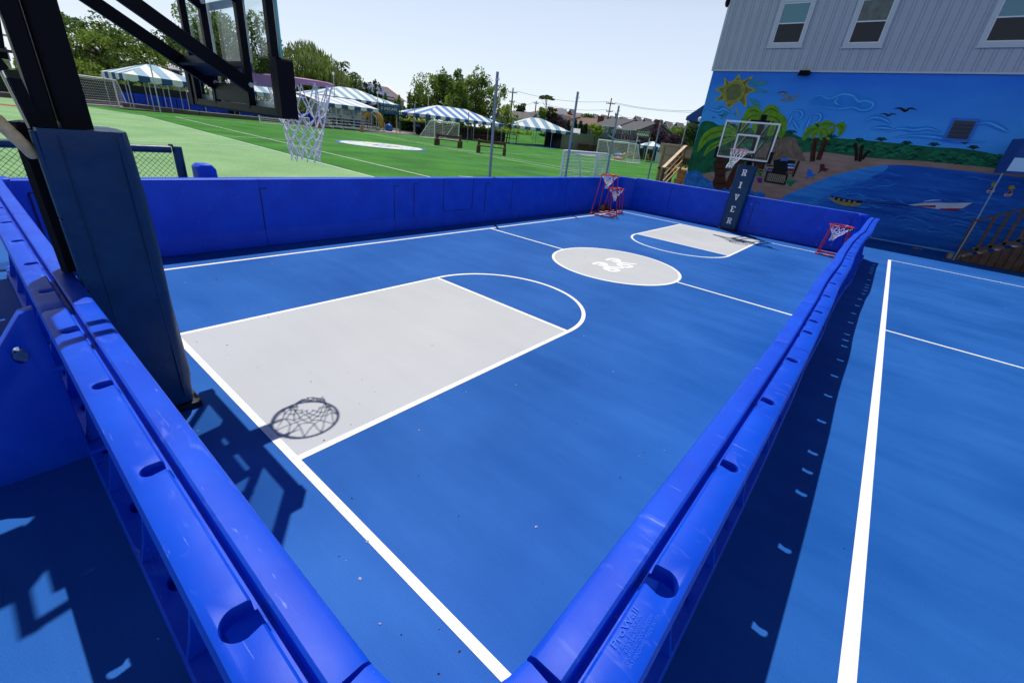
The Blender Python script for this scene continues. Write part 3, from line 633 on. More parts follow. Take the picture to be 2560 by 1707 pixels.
    if near:
        m = MB(); m.bar((cx, -.43, 2.22), (cx, -.33, 2.9), .12, .12); m.build('counterweight_arm', 'steel_black', S, bevel=.01)
        m = MB(); m.tube([(cx + .02, -.415, 2.18), (cx + .02, -.375, 1.86)], .011, 10); m.build('gas_spring', 'chrome', S)
        m = MB(); m.prism([(0, 0), (.05, 0), (.02, .25), (-.03, .25)], (cx + .06, -.37, 1.84), (0, 1, 0), (0, 0, 1), (1, 0, 0), .006); m.prism([(0, 0), (.07, .03), (.04, .1), (-.04, .06)], (cx + .06, -.45, 2.10), (0, 1, 0), (0, 0, 1), (1, 0, 0), .012); m.split('side_plate', 'steel_black', S)
        m = MB(); m.tube([(cx - .03, -.262, 1.9), (cx - .03, -.262, 2.05), (cx - .03, -.262, 3.2)], .006, 8); m.build('guide_rod', 'steel_grey', S)
        m = MB(); A = gx(-12, 297, .20); Bp = gx(86, 388, .09); A = Vector((A.x - loc[0], A.y - loc[1], A.z)); Bp = Vector((Bp.x - loc[0], Bp.y - loc[1], Bp.z))
        pts = [A.lerp(Bp, i / 14) for i in range(15)]; m.tube(pts, [.030 + .0012 * math.sin(i * 2.1) for i in range(15)], 14); hb_ = m.build('height_handle', 'tape_cream', S)
        m = MB(); A2 = gx(42, 306, loc[0] - .02); B2 = gx(80, 365, loc[0] - .02); m.tube([Vector((A2.x - loc[0], A2.y - loc[1], A2.z)), Vector((A2.x - loc[0], A2.y - loc[1] + .03, A2.z - .05)), Vector((B2.x - loc[0], B2.y - loc[1], B2.z))], .014, 10); m.build('hinge_pipe', 'rubber_black', S)
    # arms: two parallel pairs
    yb = db - .065
    for zt, zf in ((2.675, 2.19), (3.13, 2.645)):
        for sx in (-.285, .285):
            m = MB(); m.bar((cx + sx + .03, -.17, zt), (cx + sx + .03, yb, zf), .038, .075); m.build('arm', 'steel_black', S, bevel=.004)
            m = MB()
            for yy, zz in ((yb - .005, zf + .01), (-.16, zt)): m.tube([(cx + sx + .045, yy, zz), (cx + sx + .062, yy, zz)], .014, 8)
            m.split('bolt', 'steel_grey', S)
    m = MB(); m.bar((cx - .27, yb - .13, 2.275), (cx + .31, yb - .13, 2.275), .14, .012, up=(0, .6, 1)); m.bar((cx - .27, yb - .19, 2.30), (cx + .31, yb - .19, 2.30), .02, .05, up=(0, .6, 1)); m.bar((cx - .3, -.18, 2.68), (cx + .34, -.18, 2.68), .05); m.bar((cx - .3, -.18, 3.13), (cx + .34, -.18, 3.13), .05); m.split('cross_plate', 'steel_black', S)
    # board: black back frame, glass, painted lines, pads
    x0, x1, z0, z1 = cx - .71, cx + .71, 2.075, 3.04
    m = MB(); y0 = db - .085; y1 = db - .045
    for x in (-.635, -.27, .295, .68): m.box((cx + x - .02, y0, z0 - .005), (cx + x + .025, y1, z1))
    m.box((x0, y0 + .003, z0 - .03), (x1, y1 - .003, z0 + .012)); m.box((x0, y0 + .003, z1 - .04), (x1, y1 - .003, z1)); m.box((cx - .25, y0 + .003, 2.29), (cx + .28, y1 - .003, 2.325)); m.box((cx - .25, y0 + .006, z0 + .02), (cx + .28, y0 + .016, 2.20))
    m.build('board_frame', 'steel_black', S, bevel=.003)
    m = MB(); m.box((x0, db - .04, z0), (x1, db - .028, z1)); gl = m.build('backboard', 'board_glass', S)
    m = MB(); e = .003
    for X in (x0 - e, x1): m.box((X, db - .041, z0), (X + e, db - .027, z1))
    if near: m.split('glass_edge', 'glass_edge', gl)
    m = MB(); yl = db - .027 + .001; q = .045
    def ln(a, b, c, d): m.box((a, db - .0275, b), (c, db - .0265, d))
    ln(x0, z0, x1, z0 + q); ln(x0, z1 - q, x1, z1); ln(x0, z0 + q, x0 + q, z1 - q); ln(x1 - q, z0 + q, x1, z1 - q)
    ta, tb, tc, td = cx - .30, cx + .30, 2.27, 2.66 if near else 2.72
    ln(ta, tc, tb, tc + q); ln(ta, td - q, tb, td); ln(ta, tc + q, ta + q, td - q); ln(tb - q, tc + q, tb, td - q)
    m.build('painted_lines', 'frame_white', gl)
    m = MB()
    for sx in (-1, 1):
        a = cx + sx * .69; b = cx + sx * .765; a, b = min(a, b), max(a, b)
        m.prism([(a, 2.04), (b, 2.04 + .0), (b, 2.33), (b - .008, 2.345), (a + .008, 2.345), (a, 2.33)], (0, db - .09, 0), (1, 0, 0), (0, 0, 1), (0, 1, 0), .095)
    m.box((cx - .69, db - .055, 2.035), (cx + .69, db - .005, 2.073)); m.build('board_pad', 'pad_black', S, bevel=.006)
    # rim with its bracket
    ry = db + .405; m = MB(); rr = .228
    ring = [(cx + rr * math.cos(2 * math.pi * i / 40), ry + rr * math.sin(2 * math.pi * i / 40), H) for i in range(40)]
    m.tube(ring, .0105, 8, closed=True)
    arcs = [(-90 + a) for a in range(-78, 79, 6)]
    vs = []
    for a in arcs:
        tt = abs(a + 90) / 78; hh = .058 * (1 - tt ** 1.6) + .012
        for rad in (rr + .004, rr + .009):
            for z in (H, H - hh): vs.append((cx + rad * math.cos(math.radians(a)), ry + rad * math.sin(math.radians(a)), z))
    n = len(arcs); fs = []
    for i in range(n - 1):
        b = i * 4; c = b + 4; fs += [(b, b + 1, c + 1, c), (b + 2, c + 2, c + 3, b + 3), (b, c, c + 2, b + 2), (b + 1, b + 3, c + 3, c + 1)]
    m.add(vs, fs, 0)
    m.box((cx - .10, db - .026, H - .085), (cx + .10, db + .02, H + .045)); m.box((cx - .085, db + .02, H - .07), (cx + .085, ry - rr - .012, H - .004))
    for sx in (-1, 1): m.prism([(0, 0), (.17, 0), (.30, -.012), (.17, -.06), (0, -.075)], (cx + sx * .088, db + .01, H), (0, 1, 0), (0, 0, 1), (sx, 0, 0), .006)
    m.box((cx - .06, db - .12, H - .03), (cx + .06, db - .027, H + .03))
    rim = m.build('rim', 'rim_faded', S, fixn=True)
    m = net_mesh(rr - .004, H - .012, .50 if near else .44, .095 if near else .07, tr=.0042 if near else .0066, rows=7 if near else 6, sway=((.035, -.02) if near else (.14, .03)), pinch=None if near else .75, seed=5, ns=5 if near else 3)
    m.v = [(x + cx, y + ry, z) for x, y, z in m.v]
    for i in range(12):
        a = 2 * math.pi * i / 12; m.tube([(cx + rr * math.cos(a), ry + rr * math.sin(a), H + .004), (cx + (rr - .004) * math.cos(a), ry + (rr - .004) * math.sin(a), H - .03)], .007, 5)
    m.build('net', 'net_white', S)
    return S
hoop_stand('nearest basketball hoop, seen from behind, with padded pole and black board frame', (-.015, -.235, 0), 0, .37, .374, 1.875, .705)
hoop_stand('far basketball hoop in front of the mural, its navy padded pole lettered down the front', (.03, 14.30, 0), math.pi, .50, .30, 1.94, .86, near=False, H=2.31)

# ================================================================= RED HOOPS, BALLS
def red_hoop(label, corners, h, rc, r=.225, seed=1, sway=(0, 0)):
    cx = sum(c[0] for c in corners) / 4; cy = sum(c[1] for c in corners) / 4
    S = thing('floor_hoop', label, 'toy hoop', (cx, cy, 0), 0, 'red floor hoops')
    C4 = [Vector((c[0] - cx, c[1] - cy, .022)) for c in corners]; rx, ry = rc[0] - cx, rc[1] - cy
    m = MB(); pts = []
    for i in range(4):
        a, b, c = C4[i - 1], C4[i], C4[(i + 1) % 4]; pts += [b.lerp(a, .08), b.lerp(a, .03).lerp(b.lerp(c, .03), .5), b.lerp(c, .08)]
    m.tube(pts, .020, 10, closed=True); m.build('base', 'hoop_red', S)
    for i in range(4):
        v = Vector((C4[i].x - 0, C4[i].y, 0)); d = Vector((C4[i].x, C4[i].y, 0)); a = math.atan2(d.y, d.x)
        e = Vector((rx + r * math.cos(a), ry + r * math.sin(a), h)); s0 = C4[i] * .93
        m = MB(); m.tube([s0, e], .0145, 9); m.build('leg', 'hoop_red', S)
    m = MB(); m.tube([(rx + r * math.cos(i * math.pi / 16), ry + r * math.sin(i * math.pi / 16), h) for i in range(32)], .016, 9, closed=True); m.build('rim', 'hoop_red', S)
    m = net_mesh(r - .01, h - .012, .36, .045, n=10, rows=6, tr=.0055, seed=seed, sway=sway, pinch=.8, ns=4); m.v = [(x + rx, y + ry, z) for x, y, z in m.v]; m.build('net', 'net_white', S)
    return S
red_hoop('tallest red floor hoop, at the far left corner of the court', [(-3.53, 11.76), (-2.84, 11.86), (-2.93, 12.50), (-3.64, 12.44)], 1.20, (-3.30, 12.20), r=.265, seed=2, sway=(-.04, 0))
red_hoop('shorter red floor hoop standing behind the tallest one in the far left corner', [(-3.64, 12.76), (-3.08, 12.93), (-3.20, 13.42), (-3.80, 13.34)], .76, (-3.46, 13.12), r=.25, seed=3, sway=(.02, 0))
red_hoop('single red floor hoop by the right end of the far wall, beside the slotted wall', [(2.62, 13.40), (3.20, 13.36), (3.24, 13.92), (2.64, 13.92)], .78, (2.93, 13.66), r=.27, seed=4, sway=(-.10, 0))
def ball(label, c, r, m_, nm, cat):
    m = MB(); m.ball((0, 0, r), r, n=24)
    for ax in range(3):
        ring = []
        for i in range(32):
            a = 2 * math.pi * i / 32; p = [r * math.cos(a) * 1.001, r * math.sin(a) * 1.001, 0]; p = p[ax:] + p[:ax]; ring.append((p[0], p[1], p[2] + r))
        m.tube(ring, .003, 4, m=1, closed=True)
    o = m.build(nm, [m_, 'rubber_black']); o.location = c; tag(o, label, cat)
ball('dull grey ball on the court floor behind the tallest red hoop', (-3.72, 12.85, 0), .105, 'ball_grey', 'ball', 'ball')
ball('dark brown basketball in the far left corner beside the grey ball', (-3.70, 13.12, 0), .12, 'ball_brown', 'basketball', 'ball')
# ================================================================= MURAL BUILDING
YB = 19.69; XBL, XBR, ZM, ZT = -3.56, 13.0, 5.12, 9.0
bd = thing('mural_building', 'pale sided building with a beach mural painted across its lower wall', 'building', (XBL, YB, 0))
m = MB(); m.box((XBL, YB, 0), (XBR, YB + 11, ZM)); wl = m.build('lower_wall', 'wall_grey', bd, world=True)
# siding: one folded sheet, boards with grooves
m = MB(); yf = YB - .07; P = []; x = XBL - .03; k = 0
while x < XBR:
    wd = .36 if k % 2 else .11
    P += [(x, yf), (x + .008, yf + .016), (x + .028, yf + .016), (x + .036, yf)]; x += (.215, .085)[k % 2]; k += 1
P += [(XBR, yf)]
vs = [(px, py, z) for z in (ZM + .02, ZT) for px, py in P]; n = len(P)
m.add(vs, [(i, i + 1, n + i + 1, n + i) for i in range(n - 1)])
m.box((XBL - .03, YB - .02, ZM + .02), (XBR, YB + 11, ZT)); m.build('siding', 'siding', bd, world=True)
m = MB(); m.box((XBL - .045, YB - .085, ZM - .005), (XBR, YB - .04, ZM + .05)); m.build('drip_edge', 'siding_trim', bd, world=True)
m = MB(); m.box((XBL - .05, YB - .09, ZM + .05), (XBL + .03, YB + .02, ZT)); m.build('corner_trim', 'siding_trim', bd, world=True)
m = MB(); m.box((XBL - .3, YB - .3, ZT), (XBR, YB + 11.3, ZT + .15)); m.build('roof', 'roof_grey', bd, world=True)
m = MB(); m.ball((XBL - .10, YB - .06, 7.35), (.10, .10, .16)); m.build('side_lamp', 'pad_black', bd, world=True)
def window(x0, x1, z0, z1, up):
    t = .12; y = YB - .12
    m = MB()
    for a, b, c, d in ((x0 - t, z0 - t, x1 + t, z0), (x0 - t, z1, x1 + t, z1 + t), (x0 - t, z0, x0, z1), (x1, z0, x1 + t, z1)): m.box((a, y, b), (c, YB - .03, d))
    m.box((x0 - t - .03, y - .03, z0 - t - .03), (x1 + t + .03, y - .0, z0 - t + .01)); fr = m.build('window', 'siding_trim', bd, world=True)
    m = MB(); zm = (z0 + z1) / 2; s = .035
    for a, b, c, d in ((x0, z0, x1, z0 + s), (x0, z1 - s, x1, z1), (x0, z0 + s, x0 + s, z1 - s), (x1 - s, z0 + s, x1, z1 - s), (x0 + s, zm - s / 2, x1 - s, zm + s / 2)): m.box((a, YB - .095, b), (c, YB - .06, d))
    w_ = m.build('sash', 'trim_white', fr); w_.data.transform(Matrix.Translation(-Vector(bd.location)))
    for nm, a, b, mt in (('upper_pane', zm, z1, up), ('lower_pane', z0, zm, 'pane_dark')):
        m = MB(); m.box((x0 + s, YB - .078, a + .02), (x1 - s, YB - .072, b - .02)); p_ = m.build(nm, mt, fr); p_.data.transform(Matrix.Translation(-Vector(bd.location)))
window(-1.67, -.77, 5.99, 7.20, 'pane_teal'); window(.70, 1.57, 5.95, 7.16, 'pane_green'); window(4.12, 5.02, 5.92, 7.12, 'pane_teal'); window(7.4, 8.3, 5.92, 7.12, 'pane_green')
m = MB(); m.box((-.42, YB - .30, 5.02), (-.10, YB - .0, 5.14)); m.prism([(0, 0), (.34, 0), (.30, .16), (.04, .16)], (-.44, YB - .36, 4.97), (1, 0, 0), (0, .35, 1), (0, 1, 0), .12); m.build('flood_light', 'pad_black', bd, world=True, bevel=.01)
m = MB(); m.box((4.33, YB - .03, 3.36), (4.83, YB - .022, 3.87), 1)
for i in range(4): m.prism([(0, .02), (.05, -.01), (.055, .0), (.01, .05), (0, .05)], (4.35, YB - .032, 3.40 + i * .115), (0, -1, 0), (0, 0, 1), (1, 0, 0), .46)
for a, b, c, d in ((4.26, 3.29, 4.33, 3.94), (4.83, 3.29, 4.90, 3.94), (4.33, 3.87, 4.83, 3.94), (4.33, 3.29, 4.83, 3.36)): m.box((a, YB - .045, b), (c, YB - .004, d), 2)
mat('mural_sky_edge', (.02, .16, .62), .7); mat('vent_slat', (.035, .07, .16), .6); m.build('wall_vent', ['vent_slat', 'pane_dark', 'mural_sky_edge'], bd, world=True)

# ---- the mural: painted colour fields, each a thin coat on the wall
MUR = []; MV = MB(); MC = []
def mc(name, c1, c2=None, sc_=1.2, st=None):
    mat('mu_' + name, c1, .72, col2=c2 or tuple(min(1, x * 1.35 + .004) for x in c1), scale=sc_, stretch=st, spec=.2); MC.append('mu_' + name); return len(MC) - 1
def sky_m():
    m_ = bpy.data.materials.new('mu_sky'); m_.use_nodes = True; nt = m_.node_tree; P = nt.nodes['Principled BSDF']; L = nt.links; N = nt.nodes.new
    tc = N('ShaderNodeTexCoord'); sp = N('ShaderNodeSeparateXYZ'); L.new(tc.outputs['Object'], sp.inputs[0])
    n = N('ShaderNodeTexNoise'); n.inputs['Scale'].default_value = 1.1; n.inputs['Detail'].default_value = 6; mp = N('ShaderNodeMapping'); mp.inputs['Scale'].default_value = (.5, 1, 1.6); L.new(tc.outputs['Object'], mp.inputs[0]); L.new(mp.outputs[0], n.inputs['Vector'])
    a = N('ShaderNodeMath'); a.operation = 'MULTIPLY_ADD'; L.new(n.outputs[0], a.inputs[0]); a.inputs[1].default_value = 1.6; L.new(sp.outputs['Z'], a.inputs[2])
    mr = N('ShaderNodeMapRange'); mr.inputs[1].default_value = 3.7; mr.inputs[2].default_value = 6.0; L.new(a.outputs[0], mr.inputs[0])
    r = N('ShaderNodeValToRGB'); r.color_ramp.elements[0].color = (.05, .38, .92, 1); r.color_ramp.elements[1].color = (.006, .17, .78, 1); L.new(mr.outputs[0], r.inputs[0]); L.new(r.outputs[0], P.inputs['Base Color'])
    br = N('ShaderNodeTexBrick'); br.inputs['Scale'].default_value = 1; br.inputs['Mortar Size'].default_value = .004; br.inputs['Brick Width'].default_value = .8; br.inputs['Row Height'].default_value = .4
    mp2 = N('ShaderNodeMapping'); mp2.inputs['Rotation'].default_value = (math.pi / 2, 0, 0); L.new(tc.outputs['Object'], mp2.inputs[0]); L.new(mp2.outputs[0], br.inputs['Vector'])
    bp = N('ShaderNodeBump'); bp.inputs['Strength'].default_value = .25; bp.inputs['Distance'].default_value = .01; L.new(br.outputs['Fac'], bp.inputs['Height']); bp.invert = True; L.new(bp.outputs[0], P.inputs['Normal'])
    P.inputs['Roughness'].default_value = .7; MATS['mu_sky'] = m_; MC.append('mu_sky'); return len(MC) - 1
C_SKY = sky_m()
C_SEA = mc('sea', (.004, .06, .38), (.015, .17, .66), 1.4, (.35, 1, 3.5)); C_SEAL = mc('sea_light', (.015, .18, .62), (.05, .33, .82), 1.6, (.5, 1, 4)); C_WAVE = mc('wave', (.012, .13, .55), (.03, .22, .72), 3)
C_SAND = mc('sand', (.30, .18, .13), (.42, .28, .22), 2.5, (.5, 1, 3)); C_GR = mc('green', (.004, .07, .035), (.012, .16, .07), 4); C_GR2 = mc('green2', (.008, .16, .07), (.02, .24, .10), 5); C_GRD = mc('greend', (.002, .03, .018), (.004, .05, .03), 4)
C_ROCK = mc('rock', (.01, .09, .32), (.03, .2, .55), 3); C_YEL = mc('yellow', (.30, .26, .03), (.48, .40, .05), 6); C_OLV = mc('olive', (.10, .13, .06), (.2, .2, .07), 6); C_RAY = mc('ray', (.03, .22, .35), (.05, .3, .4), 5)
C_LEAF = mc('leaf', (.10, .26, .015), (.20, .38, .03), 5); C_LEAFD = mc('leafd', (.03, .12, .01), (.06, .18, .015), 5); C_TR = mc('trunk', (.045, .012, .006), (.10, .03, .015), 6); C_TRD = mc('trunkd', (.012, .004, .003), (.03, .01, .006), 6)
C_THA = mc('thatch', (.13, .08, .05), (.26, .17, .12), 8, (3, 1, 1)); C_BLK = mc('black', (.004, .006, .008), (.01, .012, .015)); C_CLD = mc('cloud', (.07, .38, .88), (.16, .52, .95), 3); C_GUL = mc('gull', (.10, .16, .28), (.2, .28, .4), 6)
C_RED = mc('red', (.22, .01, .03), (.3, .02, .04)); C_CHB = mc('chairblue', (.01, .14, .6)); C_CHR = mc('chairred', (.10, .008, .03)); C_WH = mc('white', (.45, .5, .6), (.6, .65, .75)); C_BTY = mc('boat', (.25, .2, .06), (.4, .32, .1), 8); C_PUR = mc('purple', (.16, .005, .16)); C_BEI = mc('beige', (.22, .18, .12), (.3, .25, .18), 4)
MO = (1700, 150, .36565); LAYER = [0]
def mp_(x, y): p = gy(MO[0] + x * MO[2], MO[1] + y * MO[2], YB); return (p.x, p.z)
def wallpoly(P, c, y=None):                                              # P in wall coordinates
    LAYER[0] += 1; yy = YB - .003 - .00002 * LAYER[0]
    P = [(min(XBR, max(XBL + .003, a)), min(ZM - .01, max(.004, b))) for a, b in P]
    MV.poly([(a, yy, b) for a, b in P], c)
def mpol(P, c, sm=0, closed=True):
    Q = [mp_(*p) for p in P]
    if sm: Q = smooth_poly(Q, sm, closed)
    wallpoly(Q, c)
def mblob(x, y, rx, ry, c, n=14, jit=.12):                              # centre in crop px, radius in metres
    cx, cz = mp_(x, y); rnd = random.Random(int(x * 7 + y)); wallpoly([(cx + rx * (1 + rnd.uniform(-jit, jit)) * math.cos(2 * math.pi * i / n), cz + ry * (1 + rnd.uniform(-jit, jit)) * math.sin(2 * math.pi * i / n)) for i in range(n)], c)
def mstroke(P, wd, c, sm=4, taper=True):
    Q = [mp_(*p) for p in P]
    if sm and len(Q) > 2: Q = smooth_poly(Q, sm, False)
    L = []; Rr = []; n = len(Q)
    for i, p in enumerate(Q):
        a = Vector(Q[max(0, i - 1)]); b = Vector(Q[min(n - 1, i + 1)]); d = (b - a); d.normalize(); w_ = wd / 2 * (math.sin(math.pi * (i + .3) / (n - .4)) if taper else 1)
        L.append((p[0] - d.y * w_, p[1] + d.x * w_)); Rr.append((p[0] + d.y * w_, p[1] - d.x * w_))
    LAYER[0] += 1; yy = YB - .003 - .00002 * LAYER[0]; cl = lambda q: (max(XBL + .003, q[0]), yy, min(ZM - .01, max(.004, q[1])))
    MV.add([cl(q) for q in L + Rr], [(i, n + i, n + i + 1, i + 1) for i in range(n - 1)], c)
wallpoly([(XBL + .002, .002), (XBR, .002), (XBR, ZM), (XBL + .002, ZM)], C_SKY)
rnd = random.Random(11)
C_CL1 = mc('cloud_soft', (.012, .19, .72), (.03, .28, .82), 2.2)
def cloud(pts, wd=.05):
    if len(pts) > 9: mpol(pts, C_CL1, 3)
    mstroke(pts, wd * 3.4, C_CL1); mstroke(pts, wd * .8, C_CLD)
# sea, sand, greens
shore = [(600, 1100), (690, 950), (830, 880), (960, 822), (1100, 776), (1280, 735), (1450, 718), (1650, 728), (1850, 750), (2060, 772), (2352, 806)]
top_sand = [(2352, 760), (2160, 735), (1900, 708), (1650, 690), (1400, 672), (1200, 650), (1000, 625), (850, 615), (700, 640), (500, 690), (240, 720), (120, 760), (20, 860)]
sh = smooth_poly([mp_(*p) for p in shore], 5, False); ts = smooth_poly([mp_(*p) for p in top_sand], 4, False)
wallpoly(sh + [(XBR, sh[-1][1] - .1), (XBR, .004), (sh[0][0] - .5, .004)], C_SEA)
wallpoly(sh + [(XBR, sh[-1][1] + .0)] + [(XBR, ts[0][1])] + ts + [(XBL, .8), (XBL, .004), (sh[0][0] - .5, .004)], C_SAND)
mpol([(600, 1090), (690, 950), (830, 880), (960, 822), (1100, 776), (1280, 735), (1420, 722), (1380, 770), (1250, 820), (1120, 880), (1000, 930), (900, 990), (800, 1050)], C_SEAL, 4)
for i in range(240):
    x = rnd.uniform(700, 2350); s0 = 960 - (x - 700) * .35 if x < 1400 else 735 + (x - 1400) * .07; y = s0 + 15 + rnd.random() ** 1.2 * (560 if x > 1200 else 150); L = rnd.uniform(60, 260)
    k = -.22 if x < 1300 and y < 900 else .1
    mstroke([(x, y), (x + L * .35, y + L * .35 * k - 6), (x + L * .7, y + L * .7 * k + 5), (x + L, y + L * k)], rnd.uniform(.012, .04), C_WAVE if rnd.random() < .4 else C_SEAL if x < 1300 else C_SEA)
for x, y in ((1480, 1150), (1650, 1170), (1800, 1120), (1550, 1060), (1950, 1190), (1750, 1200), (1450, 1090), (1900, 1070)):
    mstroke([(x, y), (x + 60, y - 25), (x + 140, y - 10), (x + 230, y + 22), (x + 260, y + 34)], .07, C_WAVE); mstroke([(x + 20, y + 14), (x + 100, y + 2), (x + 200, y + 30)], .03, C_SEAL)
for i in range(60):
    x = rnd.uniform(80, 1300); y = rnd.uniform(680, 930)
    if y > 640 + abs(x - 900) * .04 and y < 700 + (1300 - x) * .28: mstroke([(x, y), (x + 40, y + 3), (x + 90, y)], .02, C_BEI)
mpol([(2352, 780), (2352, 690), (2200, 655), (2050, 625), (1900, 605), (1750, 598), (1650, 588), (1500, 572), (1350, 558), (1200, 545), (1100, 538), (1000, 528), (850, 535), (760, 500), (690, 488), (690, 640), (850, 632), (1000, 632), (1200, 660), (1400, 678), (1650, 692), (1900, 714), (2160, 742)], C_GR, 3)
wallpoly([mp_(2330, 690), (XBR, mp_(2330, 700)[1]), (XBR, mp_(2330, 780)[1]), mp_(2330, 775)], C_GR)
for i in range(130):
    x = rnd.uniform(710, 2330); t = (x - 700) / 1650; y = 515 + t * 150 + rnd.uniform(5, 100 - 15 * t); mstroke([(x - 28, y + 6), (x, y - 8), (x + 30, y + 2)], rnd.uniform(.03, .08), (C_GR2, C_GRD, C_GR2)[i % 3])
mpol([(140, 440), (180, 418), (230, 428), (270, 450), (330, 445), (400, 452), (500, 470), (600, 480), (700, 490), (700, 640), (620, 690), (500, 700), (400, 735), (300, 770), (230, 765), (60, 780), (80, 640), (110, 540)], C_GR, 3)
for i in range(110):
    x = rnd.uniform(70, 690); y = rnd.uniform(440, 750)
    if x > 240 - (y - 440) * .5 * 0 + 60 * 0 and y < 760 - max(0, x - 300) * .25: mblob(x, y, rnd.uniform(.08, .17), rnd.uniform(.05, .1), (C_GR2, C_GR, C_GRD)[i % 3])
for x, y, rx, ry in ((95, 805, .42, .30), (60, 850, .3, .28), (150, 850, .36, .26), (205, 868, .22, .24), (285, 885, .30, .16), (340, 900, .2, .15), (470, 915, .22, .16), (545, 925, .22, .15), (120, 890, .5, .2)):
    mblob(x, y, rx, ry, C_ROCK); mstroke([(x - 30, y + 8), (x, y - 25), (x + 30, y - 5)], .05, C_SEAL)
# sun
for i in range(26):
    a = rnd.uniform(0, 2 * math.pi); r0_, r1_ = rnd.uniform(105, 150), rnd.uniform(170, 250); cx, cy = 370, 222
    p = [(cx + r0_ * math.cos(a), cy + r0_ * .9 * math.sin(a)), (cx + (r0_ + r1_) / 2 * math.cos(a + .08), cy + (r0_ + r1_) / 2 * .9 * math.sin(a + .08)), (cx + r1_ * math.cos(a + .1), cy + r1_ * .9 * math.sin(a + .1))]
    if p[2][1] > 100 and p[2][0] > 205: mstroke(p, .09, C_RAY)
tips = [(410, 97), (508, 107), (522, 207), (455, 327), (320, 347), (236, 282), (243, 200), (303, 122)]; vals = [(365, 140), (450, 160), (462, 240), (445, 280), (380, 300), (300, 285), (283, 235), (300, 180)]
star = []
for i, t in enumerate(tips): star += [vals[i], t]
star = [(365, 140)]; star = []
order = [(365, 142), (410, 97), (420, 145), (508, 107), (458, 170), (522, 207), (458, 240), (455, 327), (400, 285), (320, 347), (312, 278), (236, 282), (285, 235), (243, 200), (300, 178), (303, 122), (330, 150)]
mpol(order, C_YEL, 3); mpol([(p[0] * .84 + 370 * .16, p[1] * .84 + 222 * .16) for p in order], C_OLV, 3)
sx_, sz_ = mp_(367, 222)
for r_, c_ in ((.40, C_YEL), (.36, C_OLV), (.33, C_YEL), (.30, C_OLV)): wallpoly([(sx_ + r_ * math.cos(i * math.pi / 20), sz_ + r_ * 1.02 * math.sin(i * math.pi / 20)) for i in range(40)], c_)
mstroke([(378, 320), (395, 360), (408, 400)], .05, C_YEL)
# clouds and the cloud lettering
for P in ([(880, 300), (900, 265), (960, 245), (1010, 265), (1060, 255), (1110, 235), (1180, 245), (1220, 285), (1270, 280), (1320, 300), (1300, 335), (1240, 345), (1180, 325), (1100, 335), (1000, 325), (930, 320), (880, 300)],
          [(1240, 450), (1290, 405), (1350, 395), (1420, 420), (1440, 450)], [(160, 350), (200, 335), (260, 350), (300, 335), (340, 360), (345, 385)], [(1400, 500), (1500, 470), (1600, 480), (1700, 470), (1790, 500)], [(2000, 450), (2100, 430), (2200, 470), (2250, 500)],
          [(1450, 530), (1600, 520), (1750, 530), (1900, 560), (2100, 560)], [(1080, 260), (1060, 290), (1090, 310)], [(1300, 470), (1380, 465), (1460, 475)]): cloud(P)
for dx, dy in ((0, 0), (125, 18)):
    for P in ([(780 + dx, 355 + dy), (750 + dx, 420 + dy), (722 + dx, 478 + dy)], [(762 + dx, 352 + dy), (820 + dx, 350 + dy), (838 + dx, 375 + dy), (815 + dx, 405 + dy), (755 + dx, 420 + dy)], [(775 + dx, 418 + dy), (795 + dx, 450 + dy), (808 + dx, 478 + dy)]): mstroke(P, .16, C_CL1)
    mstroke([(780 + dx, 355 + dy), (750 + dx, 420 + dy), (722 + dx, 478 + dy)], .05, C_CLD); mstroke([(762 + dx, 352 + dy), (820 + dx, 350 + dy), (838 + dx, 375 + dy), (815 + dx, 405 + dy), (755 + dx, 420 + dy)], .05, C_CLD); mstroke([(775 + dx, 418 + dy), (795 + dx, 450 + dy), (808 + dx, 478 + dy)], .05, C_CLD)
# birds
mpol([(665, 232), (700, 222), (735, 226), (745, 252), (775, 245), (825, 242), (820, 252), (790, 262), (775, 280), (735, 286), (690, 280), (688, 268), (720, 262), (712, 240)], C_GUL, 3); mstroke([(665, 230), (700, 220), (735, 226)], .03, C_BLK)
for x, y, s in ((1540, 340, 82), (1425, 375, 58), (282, 380, 26), (230, 395, 16), (1895, 552, 28), (1945, 570, 30)): mstroke([(x - s, y - s * .08), (x - s * .4, y - s * .1), (x, y + s * .12), (x + s * .4, y - s * .1), (x + s, y + s * .02)], .035 * s / 50 + .015, C_BLK if s != 58 else C_GRD)
# palms
def frond(P, c, wd): mstroke(P, wd, c, 5)
mpol([(250, 655), (320, 650), (312, 700), (325, 740), (308, 790), (318, 850), (290, 885), (240, 880), (222, 840), (240, 790), (232, 740), (250, 700)], C_TR, 3); mpol([(330, 800), (400, 690), (440, 700), (380, 800), (340, 880), (310, 880)], C_TR, 3)
for y in (690, 735, 785, 835): mstroke([(235, y), (275, y + 12), (318, y)], .05, C_TRD)
for P, wd in (([(560, 380), (500, 345), (430, 400)], .32), ([(560, 380), (620, 335), (682, 372)], .30), ([(560, 380), (480, 390), (425, 470), (430, 500)], .42), ([(565, 380), (620, 400), (640, 470), (600, 520)], .5), ([(560, 380), (660, 400), (692, 470), (688, 540)], .45), ([(555, 380), (530, 440), (540, 520)], .4)):
    frond(P, C_LEAF, wd); frond(P, C_LEAFD, .05)
for P, wd in (([(395, 520), (280, 490), (180, 530), (120, 630)], .42), ([(395, 530), (300, 560), (210, 600), (160, 660)], .25), ([(395, 500), (330, 460), (280, 455)], .2)): frond(P, C_LEAF, wd); frond(P, C_LEAFD, .05)
